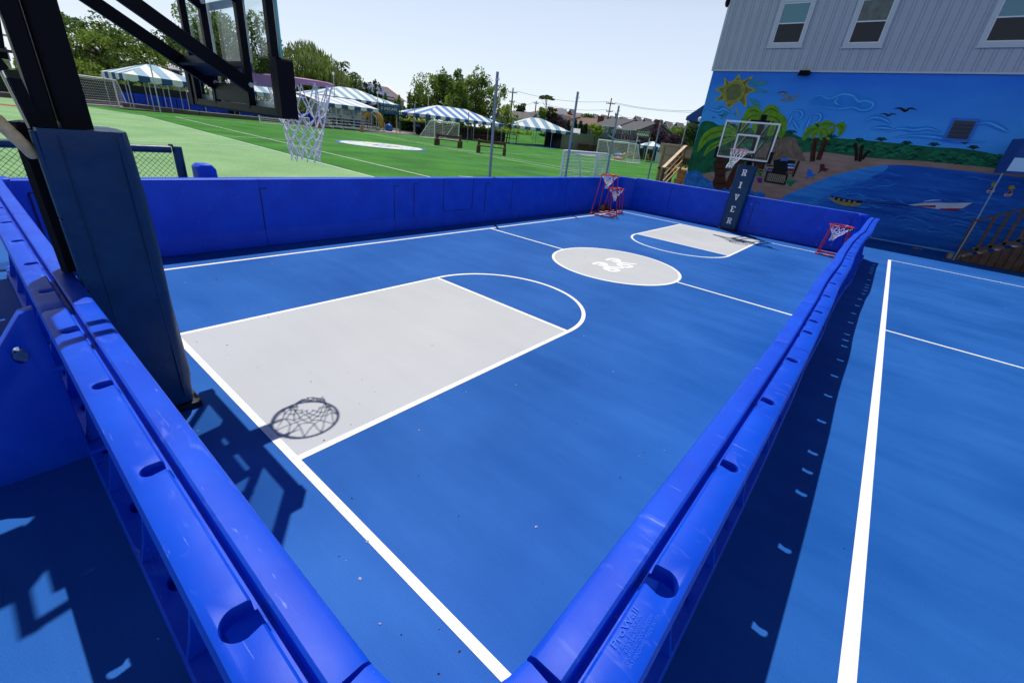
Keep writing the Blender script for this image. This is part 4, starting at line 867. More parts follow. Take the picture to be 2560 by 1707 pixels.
for P in ([(905, 695), (912, 620), (930, 535)], [(945, 685), (975, 600), (1005, 535)]): mstroke(P, .16, C_TR, 4, False); mstroke([(P[0][0] + 8, P[0][1]), (P[1][0] + 8, P[1][1]), P[2]], .04, C_TRD)
mstroke([(1015, 530), (1030, 500), (1052, 478)], .14, C_TR, 4, False)
for P, wd in (([(955, 478), (890, 480), (840, 555)], .26), ([(955, 478), (920, 510), (905, 540)], .2), ([(955, 478), (1000, 480), (1018, 550)], .26), ([(955, 478), (965, 500), (965, 550)], .16), ([(955, 475), (930, 445), (990, 440)], .16), ([(1060, 450), (1000, 435), (950, 455)], .2), ([(1060, 450), (1110, 435), (1115, 440)], .12), ([(1060, 448), (1110, 460), (1080, 530)], .22), ([(1055, 450), (1050, 480), (1030, 500)], .12)):
    frond(P, C_LEAF, wd); frond(P, C_LEAFD, .03)
for P in ([(1205, 690), (1205, 620), (1195, 570)], [(1230, 695), (1240, 620), (1252, 580)], [(1245, 680), (1275, 640), (1300, 620)]): mstroke(P, .10, C_TRD, 4, False)
for x, y in ((1225, 555), (760, 500), (1375, 550), (1550, 575), (1735, 585), (2005, 605), (1035, 530)):
    for a in (-70, -35, 0, 40, 75): mstroke([(x, y + 8), (x + 22 * math.sin(math.radians(a)), y - 20 * math.cos(math.radians(a))), (x + 46 * math.sin(math.radians(a)), y - 12 * math.cos(math.radians(a)))], .04, C_GRD)
# hut
mpol([(505, 690), (600, 640), (790, 650), (830, 660), (800, 760), (760, 850), (560, 840), (500, 790)], C_BEI); mpol([(505, 695), (560, 640), (585, 660), (560, 800), (515, 790)], C_TR)
mpol([(640, 670), (790, 690), (770, 780), (640, 770)], C_TRD)
for x, y, c in ((600, 735, C_YEL), (598, 752, C_CHB), (600, 722, C_TR), (610, 745, C_PUR), (745, 715, C_CLD), (740, 735, C_WH), (745, 750, C_PUR), (730, 765, C_BTY)): mpol([(x - 8, y - 6), (x + 40, y - 2), (x + 38, y + 8), (x - 8, y + 6)], c)
mpol([(660, 690), (740, 690), (735, 770), (625, 768)], C_BLK); mpol([(685, 690), (705, 655), (735, 662), (740, 692)], C_CHB)
mpol([(640, 550), (720, 530), (790, 535), (815, 600), (860, 690), (800, 680), (740, 670), (620, 690), (590, 670), (480, 650), (560, 600)], C_THA, 2)
for i in range(40):
    x = rnd.uniform(640, 850); y = rnd.uniform(600, 680); mstroke([(720 + (x - 720) * .35, 545 + rnd.uniform(0, 30)), ((x + 720) / 2, (y + 560) / 2), (x, y)], .025, C_BEI if i % 2 else C_THA)
for P in ([(590, 765), (735, 785)], [(600, 765), (580, 830)], [(735, 785), (715, 850)], [(580, 828), (718, 852)], [(815, 690), (770, 800)], [(585, 690), (560, 760)], [(515, 690), (505, 770)]): mstroke(P, .07, C_TRD, 0, False)
mpol([(605, 772), (725, 792), (710, 842), (588, 825)], C_BEI)
for i in range(9): mstroke([(612 + i * 13, 775 + i * 2), (597 + i * 13, 824 + i * 2)], .02, C_TRD, 0, False)
mpol([(525, 805), (565, 808), (560, 842), (535, 840)], C_PUR)
for i in range(10): mstroke([(545, 805), (545 + rnd.uniform(-35, 30), 770 + rnd.uniform(-15, 10)), (545 + rnd.uniform(-40, 35), 755 + rnd.uniform(-10, 20))], .03, (C_GR2, C_YEL)[i % 3 == 0])
for i in range(9): mstroke([(755, 868), (755 + (i - 4) * 8, 830), (755 + (i - 4) * 13, 812 + abs(i - 4) * 6)], .035, C_GR2)
for x, y, c in ((890, 785, C_CHB), (978, 748, C_CHR)):
    mpol([(x - 22, y - 18), (x - 15, y - 38), (x + 8, y - 34), (x + 14, y - 8), (x + 40, y - 2), (x + 36, y + 6), (x + 18, y + 8), (x + 30, y + 30), (x + 14, y + 14), (x - 8, y + 12), (x - 38, y + 28), (x - 20, y + 6)], c)
# boats
mpol([(1020, 930), (1060, 938), (1150, 955), (1250, 965), (1235, 990), (1180, 1003), (1110, 995), (1050, 970), (1028, 950)], C_BTY); mpol([(1020, 930), (1060, 936), (1150, 953), (1252, 963), (1244, 980), (1150, 976), (1060, 958)], C_BLK)
for i in range(5): mblob(1050 + i * 36, 948 + i * 6, .05, .045, C_BTY if i % 2 else C_GUL)
mstroke([(1250, 968), (1400, 985), (1560, 995)], .02, C_BLK, 3, False); mstroke([(1250, 975), (1500, 1010), (2000, 1100), (2352, 1150)], .012, C_BLK, 3, False)
mpol([(1560, 990), (1700, 975), (1850, 978), (2002, 975), (1930, 1015), (1880, 1030), (1780, 1022), (1620, 1000)], C_WH); mpol([(1610, 996), (1750, 994), (1745, 1010), (1620, 1002)], C_RED); mpol([(1765, 1015), (1935, 1015), (1885, 1031), (1790, 1026)], C_RED)
mpol([(1650, 978), (1680, 962), (1780, 955), (1800, 976)], C_CHB); mstroke([(1660, 968), (1720, 960), (1785, 958)], .03, C_WH)
for a in range(7): mstroke([(1562, 994), (1520 - a * 6, 975 - a * 5), (1470 - a * 4, 965 - a * 9)], .025, C_WAVE)
for x, y in ((2125, 892), (2245, 915)):
    mpol([(x - 30, y + 5), (x + 28, y - 35), (x + 26, y + 8), (x + 5, y + 20), (x - 30, y + 16)], C_WH); mpol([(x - 22, y + 2), (x + 24, y - 30), (x + 22, y + 2)], C_RED); mpol([(x - 24, y + 8), (x + 20, y + 9), (x + 4, y + 16), (x - 24, y + 14)], C_RED); mblob(x + 22, y - 42, .07, .06, C_YEL)
mstroke([(1310, 1222), (1850, 1310), (2352, 1400)], .05, C_CLD, 3, False)
MV.build('mural', MC, bd, world=True)
m = MB(); m.box((XBL - .01, YB - .012, 0), (5.8, YB - .0, .035)); m.build('wall_base_strip', 'trim_teal', bd, world=True)

# ================================================================= RIGHT STAIRS AND AWNING
st = thing('wooden_stairs', 'dark wooden stairs with a slatted railing, right of the mural, under the striped awning', 'stairs', (5.75, 17.9, 0))
m = MB(); n = 10
def q(x, y, z): return (x - 5.75, y - 17.9, z)
rise, run = .17, .29
for i in range(n):
    m = MB(); m.box(q(5.92 + i * run, 17.93, (i + 1) * rise - .04), q(5.92 + (i + 1) * run + .03, 19.2, (i + 1) * rise)); m.build('step', 'wood_pale', st, bevel=.004)
m = MB(); m.prism([(0, 0), (n * run, 0), (n * run, n * rise), (0, .0 + rise * .6)], q(5.90, 17.90, .005), (1, 0, 0), (0, 0, 1), (0, 1, 0), .03); m.build('stringer', 'wood_dark', st)
m = MB()
for i in range(16): m.box(q(5.95 + i * .18, 17.865, .02), q(5.95 + i * .18 + .165, 17.898, .10 + i * .18 * rise / run))
m.split('skirt_board', 'wood_dark', st)
m = MB(); m.box(q(5.74, 17.86, 0), q(5.84, 17.96, 1.22)); m.build('newel_post', 'wood_dark', st, bevel=.005)
m = MB(); m.bar(q(5.80, 17.91, 1.19), q(8.7, 17.91, 1.19 + 2.9 * rise / run), .14, .05); m.build('handrail', 'wood_dark', st)
m = MB(); m.bar(q(5.84, 17.91, .22), q(8.7, 17.91, .22 + 2.86 * rise / run), .04, .09); m.build('bottom_rail', 'wood_dark', st)
for i in range(13):
    x = 6.10 + i * .235; z = (x - 5.8) * rise / run; m = MB(); m.box(q(x, 17.89, .2 + z), q(x + .07, 17.93, 1.17 + z)); m.build('baluster', 'wood_dark', st)
m = MB(); m.box(q(7.55, 17.6, 0), q(9.5, 17.86, .9)); m.build('side_panel', 'wood_dark', st)
fo = MB(); fo.box((5.66, 17.98, .0), (5.90, 18.3, .15)); fo.box((5.63, 17.98, .0), (5.66, 18.3, .14), 1); tag(fo.build('footing_block', ['concrete', 'plastic_yellow'], bevel=.006), 'pale footing block with a yellow edge at the foot of the dark stairs', 'block')
lf = MB(); lf.ball((4.9, 18.9, .02), (.10, .06, .02), n=8); lf.ball((5.02, 18.93, .02), (.06, .05, .02), n=6); tag(lf.build('dry_leaf', 'wood_lit'), 'brown dry leaf litter lying on the court at the foot of the mural', 'leaf')
aw = thing('awning', 'blue and pale striped awning over the right stairs at the right edge', 'awning', (5.7, 17.9, 2.5))
m = MB(); ax, ay = 5.62, 17.4; y1_ = YB - .0
def aq(P, c): m.add([Vector(p) for p in P], [tuple(range(len(P)))], c)
# sloping roof facing the court (front face rises away), short end face on the left
T0, T1 = (5.60, 18.2, 2.50), (5.93, 18.9, 3.32)
for i in range(14):
    xa, xb = 5.86 + i * .001, 0
aq([(5.72, 19.0, 2.50), (5.84, 17.95, 2.50), (5.94, 18.35, 3.42), (5.74, 19.0, 3.42)], 0)
seg_ = [(0, .10, 1), (.10, .42, 1), (.42, 1.0, 0)]
lo0, lo1, hi0, hi1 = Vector((5.84, 17.95, 2.50)), Vector((10.5, 17.3, 2.72)), Vector((5.94, 18.35, 3.42)), Vector((10.5, 17.9, 3.75))
for a, b, c in ((0, .07, 0), (.07, .45, 1), (.45, 1.0, 0)):
    aq([lo0.lerp(hi0, a), lo1.lerp(hi1, a), lo1.lerp(hi1, b), lo0.lerp(hi0, b)], c)
aq([(5.74, 19.0, 3.42), (5.94, 18.35, 3.42), (10.5, 17.9, 3.75), (10.5, 19.0, 3.75)], 0)
m.build('canopy', ['awning_blue', 'awning_pale'], aw, world=True)
m = MB(); m.tube([(5.80, 17.98, 2.50), (5.80, 17.86, 1.0), (5.77, 17.84, 0.0)], .018, 8); m.build('pole', 'trim_teal', aw, world=True)
# ================================================================= LEFT STAIRS AND AWNING (beside the building)
st = thing('deck_stairs', 'sunlit wooden deck stairs with pale handrail at the left corner of the building', 'stairs', (-4.5, 19.5, 0))
def q(x, y, z): return (x + 4.5, y - 19.5, z)
for i in range(7):
    m = MB(); m.box(q(-4.44, 19.75 + i * .26, (i + 1) * .185 - .04), q(-3.66, 19.75 + (i + 1) * .26 + .03, (i + 1) * .185)); m.box(q(-4.44, 19.76 + i * .26, i * .185), q(-3.66, 19.78 + i * .26, (i + 1) * .185 - .04)); m.build('step', 'wood_lit', st)
m = MB(); m.box(q(-5.7, 21.55, 1.2), q(-3.62, 24.5, 1.3)); m.build('deck', 'wood_lit', st)
for p, z in (((-4.55, 19.55), 1.36), ((-4.55, 21.5), 2.34), ((-5.6, 21.6), 2.3), ((-4.1, 21.6), 2.3), ((-3.68, 21.6), 2.3)):
    m = MB(); m.box(q(p[0] - .05, p[1] - .05, 0), q(p[0] + .05, p[1] + .05, z)); m.build('post', 'wood_dark' if z == 1.36 else 'wood_lit', st)
m = MB(); m.bar(q(-4.55, 19.45, 1.37), q(-4.55, 21.5, 2.36), .15, .045); m.build('handrail', 'wood_pale', st)
for dz in (.30, .58, .86): m = MB(); m.bar(q(-4.50, 19.6, 1.37 - dz), q(-4.50, 21.45, 2.32 - dz), .045, .05); m.build('side_rail', 'wood_lit', st)
for z in (2.26, 1.85, 1.5): m = MB(); m.bar(q(-5.6, 21.6, z), q(-3.66, 21.6, z), .09, .10 if z > 2 else .07); m.build('deck_rail', 'wood_lit', st)
m = MB(); m.box((-5.9, 22.2, .0), (-5.35, 22.9, 1.9)); m.box((-6.05, 22.1, 1.9), (-5.0, 23.0, 2.38)); m.box((-4.9, 22.2, 1.85), (-3.7, 23, 2.25)); tag(m.build('utility_cabinet', 'utility_grey', bevel=.01), 'pale grey utility cabinet behind the deck stairs', 'cabinet')
aw = thing('awning', 'plain blue awning over the deck at the left corner of the mural building', 'awning', (-4, 20.5, 3.4))
m = MB(); A_ = [(-4.50, 20.6, 3.40), (-4.47, 20.6, 3.55), (-3.57, 20.0, 4.25), (-3.57, 20.0, 3.30)]
m.add([(-4.42, 20.3, 3.36), (-4.40, 20.3, 3.50), (-3.565, 20.3, 4.15), (-3.565, 20.3, 3.30), (-4.9, 24, 3.36), (-4.88, 24, 3.50), (-3.565, 24, 4.15), (-3.565, 24, 3.30)], [(0, 1, 2, 3), (7, 6, 5, 4), (0, 4, 5, 1), (1, 5, 6, 2)])
m.build('canopy', 'awning_blue', aw, world=True)
for x, y in ((-4.36, 20.4), (-4.2, 21.9)): m = MB(); m.tube([(x, y, 2.28), (x + .02, y, 3.4)], .025, 8); m.build('pole', 'steel_grey', aw, world=True)
m = MB(); m.ball((-3.66, 19.95, 3.40), .10); tag(m.build('globe_lamp', 'goal_white'), 'small white globe lamp under the plain blue awning', 'lamp')
m = MB(); m.box((-3.95, 19.75, 0), (-3.62, 19.95, .50)); m.box((-4.0, 19.72, .5), (-3.6, 19.97, .55)); tag(m.build('stone_pier', 'concrete', bevel=.01), 'low stone pier at the foot of the deck stairs', 'pier')
# ================================================================= POLES, FENCES, GOALS NEAR THE COURT
for (u, v), y_, lb in (((1244, 180), 0, 'tallest bare grey pole behind the left dasher wall, first from the left'), ((1445, 230), 0, 'bare grey pole rising in front of the white goal behind the dasher wall'),
                       ((1547.6, 265), 0, 'slim grey pole crossing the right end of the white goal net'), ((1653.2, 299), 0, 'slim grey pole between the marina sign and the deck stairs')):
    T = gx(u, v, -4.45); P = thing('net_pole', lb, 'pole', (T.x, T.y, 0), 0, 'bare grey net poles')
    m = MB(); m.tube([(0, 0, 0), (0, 0, T.z)], .034 if lb[0] == 't' or 'rising' in lb else .03, 12); m.build('shaft', 'pole_grey', P)
    m = MB(); m.tube([(0, 0, T.z - .18), (0, 0, T.z - .14)], .042, 12); m.build('clamp', 'steel_grey', P); m = MB(); m.tube([(.03, 0, T.z - .16), (.075, 0, T.z - .16), (.075, 0, T.z - .12)], .006, 6); m.build('hook', 'steel_grey', P)
XF = -4.62
cf = thing('chain_link_fence', 'low chain link fence with a padded blue top rail behind the nearest hoop', 'fence', (XF, 0, 0))
m = MB(); m.tube([(0, -6, 1.35), (0, 1.16, 1.36)], .05, 12); m.build('top_rail', 'pad_navy', cf)
m = MB(); m.tube([(0, 1.24, 0), (0, 1.24, 1.40)], .062, 14); m.build('padded_post', 'pad_navy', cf); m = MB(); m.ball((0, 1.17, 1.415), (.02, .035, .02), n=8); m.build('bracket', 'rubber_black', cf)
m = MB(); s_ = .068; z0 = 0.35
for k in range(-14, 110):
    for sg in (1, -1):
        y0 = -6 + k * s_ ; a = (y0, z0) if sg > 0 else (y0, 1.31); b = (y0 + .96, 1.31) if sg > 0 else (y0 + .96, z0)
        if a[0] >= 1.17 or b[0] <= -6: continue
        if b[0] > 1.17: t = (1.17 - a[0]) / .96; b = (1.17, a[1] + (b[1] - a[1]) * t)
        if a[0] < -6: t = (-6 - a[0]) / .96; a = (-6, a[1] + (b[1] - a[1]) * t)
        m.tube([(0, a[0], a[1]), (0, b[0], b[1])], .0028, 3, cap=False)
mat('wire_green', (.01, .05, .04), .6); m.build('mesh', 'wire_green', cf)
m = MB(); m.prism([(-.13, 0), (.15, 0), (.12, 1.12), (.07, 1.19), (-.07, 1.19), (-.13, 1.15)], (-4.62, 1.50, 0), (0, 1, 0), (0, 0, 1), (1, 0, 0), .28); tag(m.build('pedestal', 'board_blue', bevel=.02, autosmooth=30), 'blue moulded pedestal standing beside the padded fence post', 'pedestal')

def net_sheet(m, A, B, C_, D_, nu, nv, r=.006, sag=0.0, ns=3):      # bilinear patch A-B top, D-C bottom
    A, B, C_, D_ = map(Vector, (A, B, C_, D_))
    f = lambda s, t: (A.lerp(B, s)).lerp(D_.lerp(C_, s), t) + Vector((0, 0, -sag * math.sin(math.pi * s) * math.sin(math.pi * t)))
    for i in range(nu + 1): m.tube([f(i / nu, t / 6) for t in range(7)], r, ns, cap=False)
    for j in range(nv + 1): m.tube([f(t / 8, j / nv) for t in range(9)], r, ns, cap=False)
def goal(label, FL, FR, back, height, top_depth, post=.05, mesh=.12, bottom=True, netm='goal_net', r=.006, name='soccer_goal', rear_post=True):
    """FL, FR feet of the front posts; back = horizontal vector to the rear foot"""
    FL, FR, back = Vector(FL), Vector(FR), Vector(back); S = thing(name, label, 'soccer goal', tuple(FL), 0, 'soccer goals'); o = FL
    w_ = FR - FL; up = Vector((0, 0, height)); bt = back * (top_depth / back.length)
    for a in (Vector(), w_):
        m = MB(); m.tube([a, a + up], post, 8); m.build('post', 'goal_white', S)
        m = MB(); m.tube([a + up, a + up + bt * .75, a + up + bt - Vector((0, 0, height * .05)), a + back], post * .7, 8); m.build('side_stay', 'goal_white', S)
        m = MB(); m.tube([a, a + back], post * .7, 8); m.build('base_bar', 'goal_white', S)
    m = MB(); m.tube([up, w_ + up], post, 8); m.build('crossbar', 'goal_white', S)
    m = MB(); m.tube([back, w_ + back], post * .7, 8); m.build('rear_bar', 'goal_white', S)
    m = MB(); m.tube([up + bt - Vector((0, 0, height * .03)), w_ + up + bt - Vector((0, 0, height * .03))], post * .35, 6); m.build('top_bar', 'goal_white', S)
    m = MB(); nu = int(w_.length / mesh); net_sheet(m, up + bt, w_ + up + bt, w_ + back, back, nu, int(height / mesh), r, .05); net_sheet(m, up, w_ + up, w_ + up + bt, up + bt, nu, max(2, int(top_depth / mesh)), r, .12)
    for a in (Vector(), w_): net_sheet(m, a + up, a + up + bt, a + back, a, max(3, int(back.length / mesh)), int(height / mesh), r)
    m.build('net', netm, S)
    return S
# white goal just behind the left wall
F1 = gx(1410.7, 376, -4.95); F2 = gx(1490, 379, -4.95)
goal('nearest white soccer goal, standing right behind the left dasher wall', (F1.x, F1.y, -.02), (F2.x, F2.y + .15, -.02), (-.5, 2.4, 0), (F1.z + F2.z) / 2 - .02, 1.5, post=.04, mesh=.10, r=.0045)

# far goals
a = GD(1086, 72); b = GD(1146, 74); goal('small white soccer goal beyond the benches, in front of the blue striped tent', (a.x, a.y, 0), (b.x, b.y, 0), (-1.6, -1.5, 0), 2.35, .7, post=.07, mesh=.2, r=.012)
a = GD(1489, 66); b = GD(1553, 64); goal('large soccer goal with a grey net to the right of the beige wall', (a.x, a.y, 0), (b.x + .6, b.y, 0), (1.5, 1.4, 0), 2.35, 1.2, post=.07, mesh=.16, r=.012)
a = GD(150, 66); b = GD(299, 72); goal('wide soccer goal with a white net by the dark fence at far left', (a.x, a.y, 0), (b.x, b.y, 0), (-2.0, 1.2, 0), 2.65, 1.0, post=.08, mesh=.24, r=.009)
a = GD(650, 61); b = GD(690, 62); goal('tiny low soccer goal below the black backboard frame', (a.x, a.y, 0), (b.x, b.y + 4, 0), (-1.2, .6, 0), 1.0, .4, post=.05, mesh=.2, r=.012)

# ================================================================= TREES
def tree(label, u, vt, vb, hw, D, leaf, seed, kind='broad', leaves=2600, group='trees round the field', trunk=True, lean=0.0, cat='tree', name='tree', ls=None, dens=None, leaf2=None):
    """u, vt, vb: photo column and rows of the crown's top and bottom; hw: half width in photo px; D: distance in metres"""
    rnd = random.Random(seed); T = PD(u, vt, D); Bq = PD(u, vb, D); base = GD(u + (230 - 0) * 0, D)
    vert = (vb - vt) / 2; cx, cy = (T.x + Bq.x) / 2, (T.y + Bq.y) / 2; d = ray(u, (vt + vb) / 2); kf = math.hypot(d.x, d.y)
    W = hw / F0 * D / kf * (1.5 if 'row behind' in label else 1.28); H = (T.z - max(.2, Bq.z)) * 1.06; zc = (T.z + max(.2, Bq.z)) / 2
    S = thing(name, label, cat, (cx, cy, 0), 0, group); Lf = MB(); size = ls or max(.10, D / 431 * 1.25)
    leaves = int(leaves * (1.7 if 'row behind' in label else 1.25))
    if dens: leaves = int(leaves * dens)
    nb = 46 if kind != 'cone' else 30; bl = []
    for i in range(nb):
        while True:
            p = Vector((rnd.uniform(-1, 1), rnd.uniform(-1, 1), rnd.uniform(-1, 1)))
            if .25 < p.length < 1: break
        if kind == 'cone': f = (1 - (p.z + 1) / 2) * .9 + .15; p.x *= f; p.y *= f
        elif kind == 'willow': f = 1 - .25 * max(0, p.z); p.x *= f; p.y *= f
        elif kind == 'umbrella': p.z = abs(p.z) * .6 + .1
        elif kind == 'hedge': p.z = p.z
        else: f = 1 - .35 * max(0, -p.z) - .2 * max(0, p.z); p.x *= f; p.y *= f
        r = rnd.uniform(.16, .34) * (.7 if kind in ('umbrella', 'sparse') else 1)
        bl.append((Vector((p.x * W * .84, p.y * W * .84, zc + p.z * H / 2 * .92)), r * W, r * H * .42, rnd.random()))
    for i in range(leaves):
        c, r1, r2, tone = bl[int(rnd.random() * nb)]
        a = rnd.uniform(0, 2 * math.pi); cz = rnd.uniform(-.75, 1); sr = math.sqrt(max(0, 1 - cz * cz)); k = rnd.uniform(.65, 1.12)
        q = c + Vector((sr * math.cos(a) * r1 * k, sr * math.sin(a) * r1 * k, cz * r2 * k))
        if q.z < .05: continue
        q.x += lean * (q.z - zc)
        n = Vector((rnd.gauss(0, 1), rnd.gauss(0, 1), rnd.gauss(.6, .8))).normalized(); t = n.cross(Vector((rnd.gauss(0, 1), rnd.gauss(0, 1), rnd.gauss(0, 1)))).normalized()
        if kind == 'willow': t = (t * .5 + Vector((0, 0, -1))).normalized(); n = n.cross(t).normalized()
        b2 = n.cross(t); s = size * rnd.uniform(.55, 1.25); sy = s * (1.7 if kind == 'willow' else .75)
        if kind == 'willow': P = [q + t * sy, q + b2 * s * .35, q - t * sy, q - b2 * s * .35]
        else: P = [q + t * s * .8, q + b2 * sy * .6 + t * .1 * s, q - t * s * .7, q - b2 * sy * .6]
        Lf.add(P, [(0, 1, 2, 3)], 1 if (leaf2 and tone > .62) else 0)
    Lf.build('crown', [leaf] + ([leaf2] if leaf2 else []), S)
    if trunk:
        m = MB(); th = zc; r0 = max(.09, W * .055); m.tube([(lean * (0 - zc), 0, 0), (lean * (th * .4 - zc) + .1, .05, th * .4), (0, 0, th), (.1 * W, 0, zc + H * .3)], [r0, r0 * .8, r0 * .6, r0 * .2], 7)
        for i in range(7 if kind != 'cone' else 2):
            c = bl[i * 3][0]; z0_ = rnd.uniform(.55, .95) * th; m.tube([(lean * (z0_ - zc), 0, z0_), (c.x * .5, c.y * .5, (z0_ + c.z) / 2 + .1), (c.x + lean * (c.z - zc), c.y, c.z)], [r0 * .45, r0 * .3, r0 * .1], 5)
        m.build('trunk', 'bark', S)
    return S
tree('large leafy tree rising behind the black hoop arms at far left', 262, 22, 235, 112, 92, 'leaf_a', 21, 'broad', 11000, leaf2='leaf_b', lean=-.05)
tree('rounded green tree low at far left, right of the padded mast', 215, 150, 235, 45, 84, 'leaf_a', 22, 'broad', 2500, leaf2='leaf_y')
tree('dark tree seen through the glass of the nearest backboard', 545, 8, 240, 85, 100, 'leaf_b', 23, 'broad', 12000, leaf2='leaf_a')
tree('distant dark green tree peeking above the tan house roof', 432, 68, 180, 52, 140, 'leaf_d', 24, 'broad', 3200, leaf2='leaf_a')
tree('second dark tree behind the right pane of the backboard', 655, 45, 255, 60, 104, 'leaf_b', 25, 'broad', 7000, leaf2='leaf_a')
tree('pale green willow rising right of the nearest backboard', 765, 112, 270, 92, 108, 'leaf_w', 26, 'willow', 9000, leaf2='leaf_a')
tree('dark oak at the right edge of the willow', 856, 160, 270, 46, 116, 'leaf_b', 27, 'broad', 3800, leaf2='leaf_d')
tree('thin wispy tree in front of the solar roof, left one', 915, 203, 260, 13, 92, 'leaf_d', 28, 'sparse', 420)
tree('thin upright tree in front of the solar roof, right one', 938, 198, 262, 15, 90, 'leaf_d', 29, 'sparse', 620)
tree('tall airy tree at the left end of the row behind the blue tent', 1066, 177, 305, 33, 100, 'leaf_a', 30, 'broad', 3000, leaf2='leaf_a')
tree('tall narrow dark tree, second in the row behind the blue tent', 1110, 177, 310, 22, 101, 'leaf_b', 31, 'broad', 2200, leaf2='leaf_a')
tree('tallest tree in the middle of the row behind the blue tent', 1142, 172, 312, 26, 104, 'leaf_a', 32, 'broad', 3400, leaf2='leaf_b')
tree('rounded full tree standing forward in the row behind the blue tent', 1155, 204, 318, 22, 98, 'leaf_b', 33, 'broad', 2600, leaf2='leaf_a')
tree('bushy tree right of centre in the row behind the blue tent', 1190, 180, 318, 32, 102, 'leaf_a', 34, 'broad', 4400, leaf2='leaf_b')
tree('sparse leaning tree at the right end of the row behind the blue tent', 1236, 203, 315, 30, 100, 'leaf_a', 35, 'sparse', 1300, leaf2='leaf_b', lean=.12)
tree('short yellow green tree just above the blue tent ridge', 1121, 236, 300, 12, 92, 'leaf_a', 36, 'broad', 700, leaf2='leaf_y')
tree('yellow green open tree beside the first utility pole', 1272, 250, 322, 25, 95, 'leaf_y', 37, 'sparse', 900, leaf2='leaf_a')
tree('small round dark tree left of the orange roof', 1303, 258, 300, 14, 130, 'leaf_d', 38, 'broad', 900)
tree('lone tall umbrella shaped tree above the orange roof', 1368, 236, 262, 16, 120, 'leaf_b', 39, 'umbrella', 620, leaf2='leaf_d')
tree('small green tree in front of the orange roof, left one', 1357, 266, 300, 10, 112, 'leaf_a', 40, 'broad', 500)
tree('small dark tree in front of the orange roof, right one', 1378, 270, 302, 13, 112, 'leaf_d', 41, 'broad', 700)
tree('purple leaved plum tree behind the fourth tent', 1392, 291, 352, 28, 112, 'leaf_p', 42, 'broad', 2300)
for i, (u, vt) in enumerate(((1419, 302), (1436, 296), (1450, 300), (1463, 304))):
    tree(('slender cypress nearest the purple plum tree', 'second slender cypress, left of the bare pole top', 'third slender cypress, right of the bare pole', 'slender cypress closest to the brick chimney')[i], u, vt, 345, 7.5, 110, 'leaf_d', 50 + i, 'cone', 700, group='cypress trees in a row')
tree('small lime green tree in front of the grey house', 1490, 309, 342, 20, 99, 'leaf_y', 60, 'sparse', 1100, leaf2='leaf_a')
tree('purple plum tree under the marina sign', 1600, 332, 382, 24, 92, 'leaf_p', 61, 'broad', 1500)
tree('large purple plum tree right of the marina sign', 1640, 318, 385, 28, 92, 'leaf_p', 62, 'broad', 2200)
tree('purple plum tree behind the grey cabinet', 1688, 336, 380, 27, 90, 'leaf_p', 63, 'broad', 2000)
tree('green tree behind the large purple plum', 1672, 316, 362, 24, 110, 'leaf_a', 64, 'broad', 1500, leaf2='leaf_b')
tree('green tree left of the plain blue awning', 1708, 318, 366, 22, 108, 'leaf_a', 65, 'broad', 1400, leaf2='leaf_b')
tree('dark evergreen behind the two awning poles', 1735, 298, 372, 24, 60, 'leaf_d', 66, 'broad', 1700, leaf2='leaf_b')
tree('small tree in front of the grey row houses', 1548, 0 + 292, 318, 8, 140, 'leaf_a', 67, 'broad', 350)
tree('low green trees left of the brick chimney', 1470, 284, 306, 12, 150, 'leaf_b', 68, 'broad', 600, leaf2='leaf_a')
def hedge(label, pts, vt_, h0, D, leaf, n, seed, leaf2=None, dz=0):
    rnd = random.Random(seed); S = thing('hedge', label, 'hedge', (0, 0, 0)); L_ = MB()
    for i in range(n):
        t = rnd.random(); k = t * (len(pts) - 1); j = min(int(k), len(pts) - 2); f = k - j
        u = pts[j][0] + (pts[j + 1][0] - pts[j][0]) * f; vt = pts[j][1] + (pts[j + 1][1] - pts[j][1]) * f; DD = D + rnd.uniform(-1.5, 1.5)
        top = PD(u, vt, DD); wob_ = .8 + .2 * math.sin(u * .21) + .12 * math.sin(u * .53); z = rnd.random() ** .6 * top.z * (wob_ if top.z > 0 else 1); q = Vector((top.x, top.y, max(h0, z) + dz))
        a = Vector((rnd.gauss(0, 1), rnd.gauss(0, 1), rnd.gauss(0, 1))).normalized(); b = a.cross(Vector((rnd.gauss(0, 1), rnd.gauss(0, 1), 1))).normalized(); s = D / 431 * 1.3 * rnd.uniform(.6, 1.2)
        L_.add([q + a * s, q + b * s * .6, q - a * s, q - b * s * .6], [(0, 1, 2, 3)], 1 if leaf2 and rnd.random() > .6 else 0)
    L_.build('foliage', [leaf] + ([leaf2] if leaf2 else []), S); return S
hedge('dark evergreen hedge between the banner and the tree row', [(930, 226), (960, 238), (1000, 244), (1045, 236)], 0, .5, 98, 'leaf_b', 3600, 70, 'leaf_d')
hedge('reedy green scrub above the dark fence at far left', [(-30, 150), (20, 152), (60, 160), (120, 170)], 0, .5, 78, 'leaf_a', 2200, 71, 'leaf_y')
hedge('scrubby greenery above the fence behind the striped tents', [(180, 182), (260, 190), (420, 202), (600, 222), (760, 245), (860, 262)], 0, .8, 82, 'leaf_b', 4200, 72, 'leaf_a')
hedge('bright green vine growth along the fence behind the blue tent', [(1000, 287), (1060, 291), (1130, 300), (1200, 308), (1260, 316), (1330, 322)], 0, 2.0, 90, 'leaf_y', 2600, 73, 'leaf_a')
hedge('low trees and shrubs left of the grey gable house', [(1235, 285), (1262, 292), (1300, 296), (1345, 300), (1420, 300)], 0, .5, 124, 'leaf_b', 2600, 74, 'leaf_a')
